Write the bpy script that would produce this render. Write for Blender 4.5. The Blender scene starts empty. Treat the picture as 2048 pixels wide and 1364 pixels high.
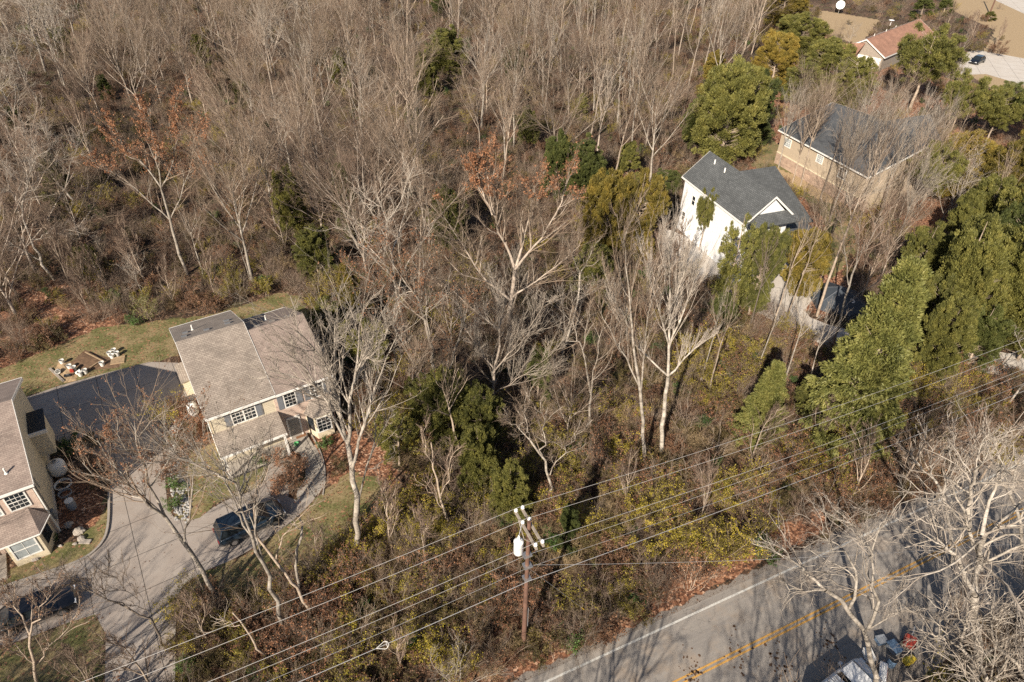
import bpy, bmesh, math, random
import numpy as np
from mathutils import Vector, Matrix
random.seed(7); RNG = np.random.default_rng(7)
S = bpy.context.scene
COL = S.collection
# ------------------------------------------------------------------ camera, sky, sun, exposure
CAM_H, PITCH, ROLL, FPX = 42.0, math.radians(37.7), math.radians(1.0), 1365.0
cam = bpy.data.cameras.new('camera'); camo = bpy.data.objects.new('camera', cam); COL.objects.link(camo)
cam.sensor_width = 36; cam.lens = 36*FPX/2048; cam.clip_end = 2000; cam.clip_start = 0.5
camo.location = (0, 0, CAM_H)
camo.rotation_euler = (Matrix.Rotation(math.pi/2-PITCH, 3, 'X') @ Matrix.Rotation(ROLL, 3, 'Z')).to_euler()
S.camera = camo
SUN_EL, SUN_AZ = math.radians(31), math.radians(66)      # SUN_AZ: world direction the shadows run to
w = bpy.data.worlds.new('World'); S.world = w; w.use_nodes = True
nt = w.node_tree; sky = nt.nodes.new('ShaderNodeTexSky'); sky.sky_type = 'NISHITA'; sky.sun_disc = False
sky.sun_elevation = SUN_EL; sky.sun_rotation = math.radians(90)-(SUN_AZ+math.pi)
nt.links.new(sky.outputs[0], nt.nodes['Background'].inputs[0]); nt.nodes['Background'].inputs[1].default_value = 0.055
sl = bpy.data.lights.new('sun', 'SUN'); sl.energy = 5.0; sl.angle = math.radians(0.45); sl.color = (1, 0.89, 0.74)
so = bpy.data.objects.new('sun', sl); COL.objects.link(so)
sd = Vector((math.cos(SUN_AZ)*math.cos(SUN_EL), math.sin(SUN_AZ)*math.cos(SUN_EL), -math.sin(SUN_EL)))
so.rotation_euler = sd.to_track_quat('-Z', 'Y').to_euler(); so.location = (-20, -40, 60)
S.view_settings.view_transform = 'Standard'; S.view_settings.look = 'None'; S.view_settings.exposure = 0.78
S.cycles.max_bounces = 5; S.cycles.diffuse_bounces = 3; S.cycles.use_denoising = False
S.cycles.transparent_max_bounces = 8

def ray(px, py):
    x = px-1024; y = 682-py; c, s = math.cos(ROLL), math.sin(ROLL); x, y = c*x-s*y, s*x+c*y
    return np.array([x, math.cos(PITCH)*FPX+math.sin(PITCH)*y, -math.sin(PITCH)*FPX+math.cos(PITCH)*y])
def G(px, py, z=0.0):                                     # photo pixel -> point of the place at height z
    d = ray(px, py); return np.array([0, 0, CAM_H])+d*((z-CAM_H)/d[2])
def V(px, py, yd):                                        # photo pixel -> point at distance yd
    d = ray(px, py); return np.array([0, 0, CAM_H])+d*(yd/d[1])
def prj(p):
    v = np.asarray(p, float)-[0, 0, CAM_H]
    Z = v[1]*math.cos(PITCH)-v[2]*math.sin(PITCH); Y = v[1]*math.sin(PITCH)+v[2]*math.cos(PITCH)
    x = v[0]/Z*FPX; y = Y/Z*FPX; c, s = math.cos(ROLL), math.sin(ROLL)
    return 1024+c*x+s*y, 682-(-s*x+c*y)
def height_to(g, ytop):
    for z in np.arange(1, 34, .25):
        if prj((g[0], g[1], z))[1] < ytop: return float(z)
    return 20.0

# ------------------------------------------------------------------ materials
def nm(name):
    m = bpy.data.materials.new(name); m.use_nodes = True; t = m.node_tree
    return m, t, t.nodes['Principled BSDF']
def N(t, typ, **kw):
    n = t.nodes.new('ShaderNode'+typ)
    for k, v in kw.items():
        if k.startswith('i_'):
            n.inputs[int(k[2:])].default_value = v
        else: setattr(n, k, v)
    return n
def ramp(t, fac, stops, interp='LINEAR'):
    r = N(t, 'ValToRGB'); cr = r.color_ramp; cr.interpolation = interp
    while len(cr.elements) < len(stops): cr.elements.new(0.5)
    for e, (p, c) in zip(cr.elements, stops): e.position = p; e.color = (*c, 1)
    t.links.new(fac, r.inputs[0]); return r.outputs[0]
def mixc(t, fac, a, b, mode='MIX'):
    m = N(t, 'Mix', data_type='RGBA', blend_type=mode)
    for s, v in ((0, fac), (6, a), (7, b)):
        if hasattr(v, 'links') or hasattr(v, 'is_output'): t.links.new(v, m.inputs[s])
        else: m.inputs[s].default_value = (*v, 1) if isinstance(v, tuple) else v
    return m.outputs[2]
def noise(t, scale, detail=4, rough=.6, coord=None, dim=None):
    n = N(t, 'TexNoise'); n.inputs['Scale'].default_value = scale; n.inputs['Detail'].default_value = detail; n.inputs['Roughness'].default_value = rough
    if coord is None:
        coord = N(t, 'NewGeometry').outputs['Position']
    t.links.new(coord, n.inputs['Vector']); return n.outputs['Fac']
def bump(t, bs, h, strength=.5, dist=.02):
    b = N(t, 'Bump'); b.inputs['Strength'].default_value = strength; b.inputs['Distance'].default_value = dist
    t.links.new(h, b.inputs['Height']); t.links.new(b.outputs[0], bs.inputs['Normal'])
def simple(name, col, rough=.6, metal=0, var=.0, scale=3, spec=None):
    m, t, b = nm(name); b.inputs['Roughness'].default_value = rough; b.inputs['Metallic'].default_value = metal
    if var:
        n = noise(t, scale, 5)
        c = ramp(t, n, [(.25, tuple(x*(1-var) for x in col)), (.75, tuple(min(1, x*(1+var)) for x in col))])
        t.links.new(c, b.inputs['Base Color'])
    else: b.inputs['Base Color'].default_value = (*col, 1)
    return m
def objrand(t):
    return N(t, 'ObjectInfo').outputs['Random']
def bark(name, c1, c2, patch=None):
    m, t, b = nm(name); b.inputs['Roughness'].default_value = .9
    tc = N(t, 'TexCoord').outputs['Object']
    n = noise(t, 1.6, 7, .8, tc)
    c = ramp(t, n, [(.36, c1), (.62, c2)])
    r = N(t, 'MapRange'); t.links.new(objrand(t), r.inputs[0]); r.inputs[3].default_value = .72; r.inputs[4].default_value = 1.12
    mm = N(t, 'VectorMath', operation='SCALE'); t.links.new(c, mm.inputs[0]); t.links.new(r.outputs[0], mm.inputs['Scale'])
    t.links.new(mm.outputs[0], b.inputs['Base Color'])
    bump(t, b, noise(t, 18, 3, .7, tc), .6, .03)
    return m
def leafm(name, cols, trans=.25, scale=1.2, byobj=.25, pos=False):
    """leaf material: colour varies from clump to clump and leaf to leaf, and from plant to plant"""
    m, t, b = nm(name); b.inputs['Roughness'].default_value = .65
    tc = N(t, 'NewGeometry').outputs['Position'] if pos else N(t, 'TexCoord').outputs['Object']
    n1 = noise(t, scale, 3, .6, tc); n2 = noise(t, 14, 2, .6, tc)
    a = N(t, 'Math', operation='MULTIPLY_ADD'); t.links.new(n2, a.inputs[0]); a.inputs[1].default_value = .7; t.links.new(n1, a.inputs[2])
    a2 = N(t, 'Math', operation='MULTIPLY_ADD'); t.links.new(objrand(t), a2.inputs[0]); a2.inputs[1].default_value = byobj; t.links.new(a.outputs[0], a2.inputs[2])
    mr = N(t, 'MapRange'); t.links.new(a2.outputs[0], mr.inputs[0]); mr.inputs[1].default_value = .62; mr.inputs[2].default_value = 1.06+byobj
    k = len(cols); c = ramp(t, mr.outputs[0], [(i/(k-1), cols[i]) for i in range(k)])
    t.links.new(c, b.inputs['Base Color'])
    tr = N(t, 'BsdfTranslucent'); t.links.new(c, tr.inputs[0]); mx = N(t, 'MixShader'); mx.inputs[0].default_value = trans
    t.links.new(b.outputs[0], mx.inputs[1]); t.links.new(tr.outputs[0], mx.inputs[2])
    t.links.new(mx.outputs[0], t.nodes['Material Output'].inputs[0])
    return m
M = {}
M['bark_grey'] = bark('bark_grey', (.17, .135, .105), (.46, .385, .32))
M['bark_pale'] = bark('bark_pale', (.13, .105, .085), (.46, .41, .35))
M['bark_tan'] = bark('bark_tan', (.22, .165, .12), (.48, .39, .31))
M['bark_dark'] = bark('bark_dark', (.09, .07, .055), (.22, .18, .145))
M['bark_white'] = bark('bark_white', (.15, .125, .10), (.58, .52, .45))
M['twig_white'] = bark('twig_white', (.26, .215, .175), (.48, .42, .36))
M['twig_grey'] = bark('twig_grey', (.155, .112, .078), (.32, .242, .18))
M['twig_pale'] = bark('twig_pale', (.25, .205, .165), (.43, .375, .315))
M['twig_brown'] = bark('twig_brown', (.16, .11, .08), (.28, .20, .15))
M['cedar'] = leafm('cedar_leaf', [(.035, .042, .012), (.105, .108, .028), (.21, .20, .048), (.34, .30, .085)])
M['cedar_gold'] = leafm('cedar_gold_leaf', [(.06, .055, .014), (.16, .13, .028), (.29, .215, .040), (.42, .29, .06)])
M['cedar_dark'] = leafm('cedar_dark_leaf', [(.025, .034, .010), (.065, .080, .020), (.125, .14, .036), (.20, .20, .055)])
M['spruce'] = leafm('spruce_leaf', [(.045, .055, .016), (.115, .125, .032), (.20, .20, .052), (.31, .28, .085)])
M['leaf_yellow'] = leafm('leaf_yellow', [(.08, .06, .012), (.20, .17, .02), (.36, .29, .03), (.58, .44, .05)], byobj=.3)
M['leaf_olive'] = leafm('leaf_olive', [(.035, .028, .010), (.085, .068, .018), (.15, .115, .028), (.24, .16, .05)], byobj=.3)
M['leaf_rust'] = leafm('leaf_rust', [(.10, .045, .022), (.22, .10, .05), (.36, .17, .085), (.48, .27, .15)])
M['leaf_brown'] = leafm('leaf_brown', [(.06, .03, .018), (.13, .065, .035), (.23, .12, .065), (.34, .20, .11)])
M['leaf_green'] = leafm('leaf_green', [(.02, .045, .01), (.05, .10, .02), (.09, .16, .03), (.14, .22, .05)])

# ------------------------------------------------------------------ mesh helpers
def mesh_np(name, verts, quads=None, tris=None, smooth=False):
    me = bpy.data.meshes.new(name); verts = np.ascontiguousarray(verts, np.float32)
    nq = 0 if quads is None else len(quads); nt_ = 0 if tris is None else len(tris)
    me.vertices.add(len(verts)); me.vertices.foreach_set('co', verts.ravel())
    loops = []
    if nq: loops.append(np.asarray(quads, np.int32).ravel())
    if nt_: loops.append(np.asarray(tris, np.int32).ravel())
    loops = np.concatenate(loops); me.loops.add(len(loops)); me.loops.foreach_set('vertex_index', loops)
    starts = np.concatenate([np.arange(nq)*4, nq*4+np.arange(nt_)*3]).astype(np.int32)
    me.polygons.add(nq+nt_); me.polygons.foreach_set('loop_start', starts)
    me.polygons.foreach_set('loop_total', np.concatenate([np.full(nq, 4), np.full(nt_, 3)]).astype(np.int32))
    if smooth: me.polygons.foreach_set('use_smooth', np.ones(nq+nt_, bool))
    me.update(calc_edges=True); return me
def nrm(a): return a/np.maximum(np.linalg.norm(a, axis=-1, keepdims=True), 1e-9)
def tube_np(P, R, sides, cap=True):
    """P (n,k,3) polylines, R (n,k) radii -> verts, quads"""
    n, k, _ = P.shape
    T = nrm(np.gradient(P, axis=1)); ref = np.array([.31, .52, .17])
    A = nrm(np.cross(T, ref)); B = np.cross(T, A)
    an = np.arange(sides)*2*np.pi/sides
    Vv = P[:, :, None, :]+R[:, :, None, None]*(np.cos(an)[None, None, :, None]*A[:, :, None, :]+np.sin(an)[None, None, :, None]*B[:, :, None, :])
    idx = np.arange(n*k*sides).reshape(n, k, sides)
    a = idx[:, :-1, :]; b = np.roll(a, -1, axis=2); d = idx[:, 1:, :]; c = np.roll(d, -1, axis=2)
    return Vv.reshape(-1, 3), np.stack([a, b, c, d], -1).reshape(-1, 4)
class Acc:
    def __init__(s): s.v = []; s.q = []; s.t = []; s.n = 0
    def add(s, v, q=None, t=None):
        if q is not None: s.q.append(q+s.n)
        if t is not None: s.t.append(t+s.n)
        s.v.append(v); s.n += len(v)
    def mesh(s, name, smooth=False):
        return mesh_np(name, np.concatenate(s.v), np.concatenate(s.q) if s.q else None, np.concatenate(s.t) if s.t else None, smooth)
def leaf_quads(P, size, rng, up=.3, asp=1.0, dirs=None):
    n = len(P); nn = rng.normal(size=(n, 3)); nn[:, 2] = np.abs(nn[:, 2])+up; nn = nrm(nn)
    a = nrm(np.cross(nn, rng.normal(size=(n, 3)))) if dirs is None else nrm(dirs+rng.normal(size=(n, 3))*.35)
    b = nrm(np.cross(nn, a)); sz = (size*rng.uniform(.6, 1.35, n))[:, None]
    a = a*sz*asp; b = b*sz
    v = np.stack([P-a*.5-b*.12, P-a*.05+b*.42, P+a*.6, P-a*.05-b*.42], 1).reshape(-1, 3)
    return v, np.arange(n*4).reshape(-1, 4)
def link(name, me, mat, parent=None, loc=None):
    o = bpy.data.objects.new(name, me)
    if mat is not None and me is not None and not me.materials: me.materials.append(mat)
    COL.objects.link(o)
    if parent is not None: o.parent = parent
    if loc is not None: o.location = loc
    return o
def thing(name, label, cat, loc=(0, 0, 0), rz=0, group=None):
    o = bpy.data.objects.new(name, None); COL.objects.link(o); o.location = loc; o.rotation_euler = (0, 0, rz)
    o.empty_display_size = .3; return tag(o, label, cat, group)
def tag(o, label, cat, group=None, kind=None):
    if label: o['label'] = label
    if cat: o['category'] = cat
    if group: o['group'] = group
    if kind: o['kind'] = kind
    return o
class MB:
    """collects polygons (metres, local) and builds one mesh with planar uv in metres"""
    def __init__(s): s.v = []; s.f = []
    def poly(s, pts):
        i = len(s.v); s.v += [tuple(map(float, p)) for p in pts]; s.f.append(tuple(range(i, i+len(pts)))); return s
    def box(s, x0, y0, z0, x1, y1, z1):
        a = [(x0, y0, z0), (x1, y0, z0), (x1, y1, z0), (x0, y1, z0), (x0, y0, z1), (x1, y0, z1), (x1, y1, z1), (x0, y1, z1)]
        for f in ((3, 2, 1, 0), (4, 5, 6, 7), (0, 1, 5, 4), (1, 2, 6, 5), (2, 3, 7, 6), (3, 0, 4, 7)): s.poly([a[k] for k in f])
        return s
    def slab(s, pts, th):
        """polygon extruded by th along its own normal (downwards side)"""
        p = [Vector(q) for q in pts]; n = Vector((0, 0, 0))
        for i in range(len(p)): n += p[i].cross(p[(i+1) % len(p)])
        n.normalize()
        q = [a-n*th for a in p]; s.poly(p); s.poly(q[::-1])
        for i in range(len(p)):
            j = (i+1) % len(p); s.poly([p[i], q[i], q[j], p[j]])
        return s
    def prism(s, pts, d):
        d = Vector(d); p = [Vector(q) for q in pts]; q = [a+d for a in p]
        s.poly(p[::-1]); s.poly(q)
        for i in range(len(p)):
            j = (i+1) % len(p); s.poly([p[i], p[j], q[j], q[i]])
        return s
    def bar(s, a, b, w, h=None, up=(0, 0, 1)):
        a = Vector(a); b = Vector(b); t = (b-a).normalized(); h = h or w
        u = t.cross(Vector(up))
        u = u.normalized() if u.length > 1e-4 else Vector((1, 0, 0)); n = u.cross(t)
        c = [a+u*x*w/2+n*y*h/2 for x, y in ((-1, -1), (1, -1), (1, 1), (-1, 1))]
        return s.prism(c, b-a)
    def cyl(s, a, b, r, r2=None, k=12):
        a = Vector(a); b = Vector(b); r2 = r if r2 is None else r2; t = (b-a).normalized(); u = t.orthogonal().normalized(); n = t.cross(u)
        p = [a+(u*math.cos(i*2*math.pi/k)+n*math.sin(i*2*math.pi/k))*r for i in range(k)]
        q = [b+(u*math.cos(i*2*math.pi/k)+n*math.sin(i*2*math.pi/k))*r2 for i in range(k)]
        s.poly(p[::-1]); s.poly(q)
        for i in range(k):
            j = (i+1) % k; s.poly([p[i], p[j], q[j], q[i]])
        return s
    def lathe(s, prof, c=(0, 0, 0), k=16):
        for (r0, z0), (r1, z1) in zip(prof[:-1], prof[1:]):
            for i in range(k):
                a0, a1 = i*2*math.pi/k, (i+1)*2*math.pi/k
                pt = [(c[0]+r0*math.cos(a0), c[1]+r0*math.sin(a0), c[2]+z0), (c[0]+r0*math.cos(a1), c[1]+r0*math.sin(a1), c[2]+z0),
                      (c[0]+r1*math.cos(a1), c[1]+r1*math.sin(a1), c[2]+z1), (c[0]+r1*math.cos(a0), c[1]+r1*math.sin(a0), c[2]+z1)]
                if r0 < 1e-5: pt = pt[1:]
                elif r1 < 1e-5: pt = pt[:3]
                s.poly(pt)
        return s
    def build(s, name, mat, parent=None, bevel=0, smooth=False, loc=None):
        me = bpy.data.meshes.new(name); me.from_pydata(s.v, [], s.f)
        uv = me.uv_layers.new(name='uv')
        for p in me.polygons:
            n = p.normal; z = Vector((0, 0, 1)); u = z.cross(n)
            u = u.normalized() if u.length > 1e-3 else Vector((1, 0, 0)); v = n.cross(u)
            for li in p.loop_indices:
                c = me.vertices[me.loops[li].vertex_index].co; uv.data[li].uv = (c.dot(u), c.dot(v))
        if smooth or bevel:
            bm = bmesh.new(); bm.from_mesh(me); bmesh.ops.remove_doubles(bm, verts=bm.verts, dist=1e-4)
            if bevel: bmesh.ops.bevel(bm, geom=[e for e in bm.edges if e.is_manifold and e.calc_face_angle(0) > .5], offset=bevel, segments=2, affect='EDGES', clamp_overlap=True)
            if smooth:
                for f in bm.faces: f.smooth = True
            bm.to_mesh(me); bm.free()
        return link(name, me, mat, parent, loc)

# ------------------------------------------------------------------ trees: generator
def spawn(P, R, c, t0, t1, ang, lr, lv, k, rng, up=.15, wob=.06, rr=.6, rmin=.006, flat=0, tipfac=.45):
    """children of every polyline: c each, leaving at angle ang (rad mean), length = parent length*lr"""
    n, K, _ = P.shape
    t = (np.linspace(t0, t1, c)[None, :]+rng.uniform(-.5, .5, (n, c))*(t1-t0)/max(c, 1)).clip(0, .97)
    f = t*(K-1); i = np.floor(f).astype(int).clip(0, K-2); w_ = (f-i)[..., None]
    ar = np.arange(n)[:, None]
    st = P[ar, i]*(1-w_)+P[ar, i+1]*w_; pr = R[ar, i]*(1-w_[..., 0])+R[ar, i+1]*w_[..., 0]
    pd = nrm(P[ar, i+1]-P[ar, i])
    L = np.linalg.norm(np.diff(P, axis=1), axis=2).sum(1)[:, None]
    rp = rng.normal(size=(n, c, 3)); per = nrm(np.cross(pd, rp))
    a = (ang*rng.uniform(.6, 1.35, (n, c)))[..., None]
    d = nrm(pd*np.cos(a)+per*np.sin(a))
    ln = L*lr*(1-tipfac*(t-t0)/max(t1-t0, .01))*rng.uniform(1-lv, 1+lv, (n, c))
    st = st.reshape(-1, 3); d = d.reshape(-1, 3); ln = ln.reshape(-1); pr = pr.reshape(-1)
    Q = np.zeros((len(st), k, 3)); Q[:, 0] = st
    for j in range(1, k):
        d = nrm(d+np.array([0, 0, up])+rng.normal(size=d.shape)*wob)
        Q[:, j] = Q[:, j-1]+d*(ln/(k-1))[:, None]
    r0 = np.maximum(np.minimum(pr*rr, pr*.95), rmin)
    tt = np.linspace(1, .35, k)[None, :]
    return Q, np.maximum(r0[:, None]*tt, rmin*.8)
def bare_tree_geo(seed, h=15, spread=1.0, trunk_frac=.4, nl=9, crooked=.06, ang=.55, dens=1.0, lean=(0, 0), limbs=None, r0=None, up=.14, twig_r=.0075, leaves=0, leafsize=.12, leaf_where=(0, 1), topf=.86, l1=.56, tf1=.6):
    """returns (trunk Acc, crown Acc, leaf points)"""
    rng = np.random.default_rng(seed); tr, cr = Acc(), Acc()
    r0 = r0 or .0095*h+.01
    if limbs is None:
        k = 9; z = np.linspace(0, 1, k); P = np.zeros((1, k, 3)); top = topf
        P[0, :, 2] = z*h*top; wx = np.cumsum(rng.normal(size=(k, 2))*crooked*h*.16, 0); wx -= wx[0]
        P[0, :, :2] = wx*z[:, None]+np.array(lean)[None]*h*(z[:, None]**1.3)
        R = (r0*(1-z*.86))[None]
        L1, R1 = spawn(P, R, nl, trunk_frac, .95, ang, l1*spread, .2, 8, rng, up=up, wob=crooked*1.4, rr=.66, rmin=.026, tipfac=tf1)
        v, q = tube_np(P, R, 7); tr.add(v, q); v, q = tube_np(L1, R1, 5); tr.add(v, q)
        L1 = np.concatenate([L1, np.stack([np.array([np.interp(np.linspace(.62, 1, 8), z, P[0, :, d]) for d in range(3)]).T])]); R1 = np.concatenate([R1, np.interp(np.linspace(.62, 1, 8), z, R[0])[None]])
    else:
        Ls, Rs = [], []
        for pts, ra, rb in limbs:
            pts = np.array(pts, float); s_ = np.concatenate([[0], np.cumsum(np.linalg.norm(np.diff(pts, axis=0), axis=1))]); s_ /= s_[-1]
            u = np.linspace(0, 1, 9)
            q_ = np.stack([np.interp(u, s_, pts[:, d]) for d in range(3)], 1)
            q_[1:-1] = q_[1:-1]*.5+(q_[:-2]+q_[2:])*.25
            q_[1:-1] += rng.normal(size=(7, 3))*.05*crooked/.06
            Ls.append(q_); Rs.append(np.linspace(ra, rb, 9))
        P = np.stack(Ls); R = np.stack(Rs); v, q = tube_np(P, R, 8); tr.add(v, q)
        L1, R1 = P[1:] if len(P) > 1 else P, R[1:] if len(P) > 1 else R
        A1, B1 = spawn(L1, R1, nl, trunk_frac, .97, ang, .38*spread, .3, 9, rng, up=up, wob=crooked*1.4, rr=.6, rmin=.018)
        v, q = tube_np(A1, B1, 5); tr.add(v, q); L1 = np.concatenate([L1, A1]); R1 = np.concatenate([R1, B1])
    c2 = max(3, int(7*dens)); c3 = max(3, int(6*dens)); c4 = max(2, int(3.6*dens)); k_ = twig_r/.0075
    L2, R2 = spawn(L1, R1, c2, .15, .95, ang*.75, .52, .3, 6, rng, up=up*.8, wob=crooked*1.5, rmin=.016*k_)
    L3, R3 = spawn(L2, R2, c3, .12, .97, ang*.70, .52, .35, 4, rng, up=up*.7, wob=crooked*1.6, rmin=twig_r*1.4)
    L4, R4 = spawn(L3, R3, c4, .1, .97, ang*.68, .64, .4, 3, rng, up=up*.6, wob=crooked*1.6, rmin=twig_r)
    v, q = tube_np(L2, R2, 4); cr.add(v, q)
    for L_, R_ in ((L3, R3), (L4, R4)):
        v, q = tube_np(L_, R_, 3); cr.add(v, q)
    lp = None
    if leaves:
        tips = L4.reshape(-1, 3); hz = tips[:, 2]; lo, hi = np.quantile(hz, leaf_where[0]), np.quantile(hz, leaf_where[1])
        tips = tips[(hz >= lo) & (hz <= hi)]; tips = tips[rng.integers(0, len(tips), leaves)]; lp = tips+rng.normal(size=tips.shape)*.06
    return tr, cr, lp
def make_bare(name, label, bark_m, twig_m, leaf_m=None, leafsize=.12, group=None, **kw):
    tr, cr, lp = bare_tree_geo(**kw)
    root = thing(name, label, 'tree', group=group)
    link('trunk', tr.mesh('trunk', True), M[bark_m], root); link('crown', cr.mesh('crown'), M[twig_m], root)
    if lp is not None:
        v, q = leaf_quads(lp, leafsize, np.random.default_rng(3)); link('leaves', mesh_np('leaves', v, q), M[leaf_m], root)
    return root
def evergreen_geo(seed, h=9, rad=2.6, shape='cedar', clumps=260, per=130, base=.12, leaf=.07, open_=0.0, lobes=16):
    rng = np.random.default_rng(seed); tr, cr = Acc(), Acc()
    k = 8; z = np.linspace(0, 1, k); P = np.zeros((1, k, 3)); P[0, :, 2] = z*h*.93; P[0, 1:, :2] = np.cumsum(rng.normal(size=(k-1, 2))*.06, 0)
    R = (np.linspace(.02*h, .02, k))[None]; v, q = tube_np(P, R, 7); tr.add(v, q)
    def env(zz):
        if shape == 'cone': return (1-zz)**.8*1.05+.05
        if shape == 'flat': return np.where(zz > .55, np.sqrt(np.clip(1-((zz-.62)/.4)**2, 0.02, 1)), .35+.9*(zz-base))
        if shape == 'layer': return np.clip(1.08-zz, .06, 1)**.75
        return np.sqrt(np.clip(1-((zz-.38)/.64)**2, .02, 1))
    if shape == 'layer':
        t = rng.uniform(0, 1, clumps)**.9; zz = base+(1-base)*t; lay = np.round(zz*13)/13+rng.normal(size=clumps)*.012; az = rng.uniform(0, 2*np.pi, clumps)
        lob = 1+.2*np.sin(az*5+lay*31)+.12*np.sin(az*9+lay*17); rr = rad*env(lay.clip(0, 1))*lob*rng.uniform(.25, 1.0, clumps)**.5; C = np.stack([rr*np.cos(az), rr*np.sin(az), lay*h-rr*.22], 1); cs = rng.uniform(.35, .6, clumps)
    else:
        # upright plumes: each a cone of sprays, standing round the crown at different heights
        nL = lobes; zl = base+(1-base)*np.sort(rng.uniform(0, .82, nL)); al = np.arange(nL)*2.4+rng.normal(size=nL)*.4; rl = rad*env(zl)*rng.uniform(.5, .92, nL); rl[-1] = .1*rad; zl[-1] = .72
        hl = h*rng.uniform(.13, .25, nL); wl = rad*rng.uniform(.18, .36, nL); hl[-1] = h*.30; Cs = []
        for i in range(nL):
            m_ = clumps//nL; t = rng.uniform(0, 1, m_); az = rng.uniform(0, 2*np.pi, m_); prof = np.sqrt(np.clip(1-(1.6*t-.6)**2, .02, 1)); r_ = wl[i]*prof*rng.uniform(.35, 1.25, m_)*(1+.3*np.sin(az*3+t*9+i))
            Cs.append(np.stack([rl[i]*np.cos(al[i])+r_*np.cos(az), rl[i]*np.sin(al[i])+r_*np.sin(az), np.clip(zl[i]*h-hl[i]*.35+hl[i]*1.1*t, .1, h)], 1))
        C = np.concatenate(Cs); cs = rng.uniform(.13, .40, len(C))*rad/2.6
        if open_: k_ = rng.uniform(size=len(C)) > open_; C, cs = C[k_], cs[k_]
    sel = C[rng.uniform(size=len(C)) < .18]; n = len(sel); st = np.zeros((n, 3)); st[:, 2] = np.clip(sel[:, 2]-np.hypot(sel[:, 0], sel[:, 1])*.55, h*base*.5, None)
    u = np.linspace(0, 1, 4)[None, :, None]; B = st[:, None]*(1-u)+sel[:, None]*u; B[:, 1:3, 2] -= .12
    v, q = tube_np(B, np.broadcast_to(np.linspace(.028, .008, 4), (n, 4))*h/9, 3); tr.add(v, q)
    n = len(C); off = nrm(rng.normal(size=(n, per, 3)))*rng.uniform(.1, 1, (n, per, 1))**.5*cs[:, None, None]
    off[:, :, 2] *= .34 if shape == 'layer' else .95
    outd = nrm(C-np.array([0, 0, h*.35])); dr = nrm(off+outd[:, None]*.3+np.array([0, 0, .2 if shape != 'layer' else -.15]))
    v, q = leaf_quads((C[:, None]+off).reshape(-1, 3), leaf, rng, up=.2, asp=2.3, dirs=dr.reshape(-1, 3)); cr.add(v, q)
    return tr, cr
def make_evergreen(name, label, bark_m, leaf_m, group=None, **kw):
    tr, cr = evergreen_geo(**kw); root = thing(name, label, 'tree', group=group)
    link('trunk', tr.mesh('trunk', True), M[bark_m], root); link('crown', cr.mesh('crown'), M[leaf_m], root)
    return root
def copy_tree(o, label, loc, rz, sc, group=None, leaf=None, bark_=None, twig=None, name=None):
    r = o.copy(); COL.objects.link(r); r.location = loc; r.rotation_euler = (0, 0, rz); r.scale = sc; r['label'] = label
    if name: r.name = name
    if group: r['group'] = group
    for ch in list(o.children):
        c = ch.copy(); COL.objects.link(c); c.parent = r
        st = ch.name.split('.')[0]
        mt = {'trunk': bark_, 'crown': leaf or twig, 'leaves': None}.get(st)
        if mt:
            c.material_slots[0].link = 'OBJECT'; c.material_slots[0].material = M[mt]
    return r
# ------------------------------------------------------------------ ground and roads
def in_poly(x, y, poly):
    p = np.asarray(poly, float); x0, y0 = p[:, 0], p[:, 1]; x1, y1 = np.roll(x0, -1), np.roll(y0, -1)
    r = np.zeros(np.shape(x), bool)
    for a, b, c, d in zip(x0, y0, x1, y1):
        cond = ((b > y) != (d > y))
        with np.errstate(divide='ignore', invalid='ignore'): xi = (c-a)*(y-b)/(d-b+1e-12)+a
        r ^= cond & (x < xi)
    return r
def gp(pts, z=0): return [tuple(G(a, b, z)[:2]) for a, b in pts]
def smooth_poly(pts, it=2):
    for _ in range(it):
        q = []
        for i in range(len(pts)):
            a, b = np.array(pts[i]), np.array(pts[(i+1) % len(pts)]); q += [tuple(a*.75+b*.25), tuple(a*.25+b*.75)]
        pts = q
    return pts
W0, W1 = G(1100, 1360)[:2], G(2000, 945)[:2]; RD = (W1-W0)/np.linalg.norm(W1-W0); RN = np.array([-RD[1], RD[0]])   # road direction; RN points north
def road_pt(s, o): p = W0+RD*s+RN*o; return (p[0], p[1])
def strip(s0, s1, o0, o1): return [road_pt(s0, o0), road_pt(s1, o0), road_pt(s1, o1), road_pt(s0, o1)]
P_ROAD = strip(-60, 160, -8.2, .55)
P_GRAVEL = strip(-60, 160, -9.2, .95)
P_PAD = gp([(30, 800), (52, 795), (130, 767), (352, 710), (372, 775), (400, 800), (345, 803), (328, 835), (322, 872), (330, 955), (336, 1032), (386, 1046), (440, 1004), (520, 977), (540, 930), (528, 905), (556, 905), (580, 960), (575, 1005), (640, 985), (600, 1030), (540, 1075), (470, 1118), (400, 1145), (372, 1162), (356, 1185), (351, 1215), (350, 1420), (208, 1420), (213, 1222), (120, 1250), (60, 1275), (-60, 1310), (-60, 1190), (0, 1176), (80, 1150), (165, 1122), (203, 1092), (218, 1058), (220, 985), (222, 930), (180, 905), (105, 880), (85, 850)])
P_WALK = gp([(583, 878), (612, 868), (640, 905), (650, 945), (645, 985), (600, 1010), (590, 985), (612, 960), (610, 925)])
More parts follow.
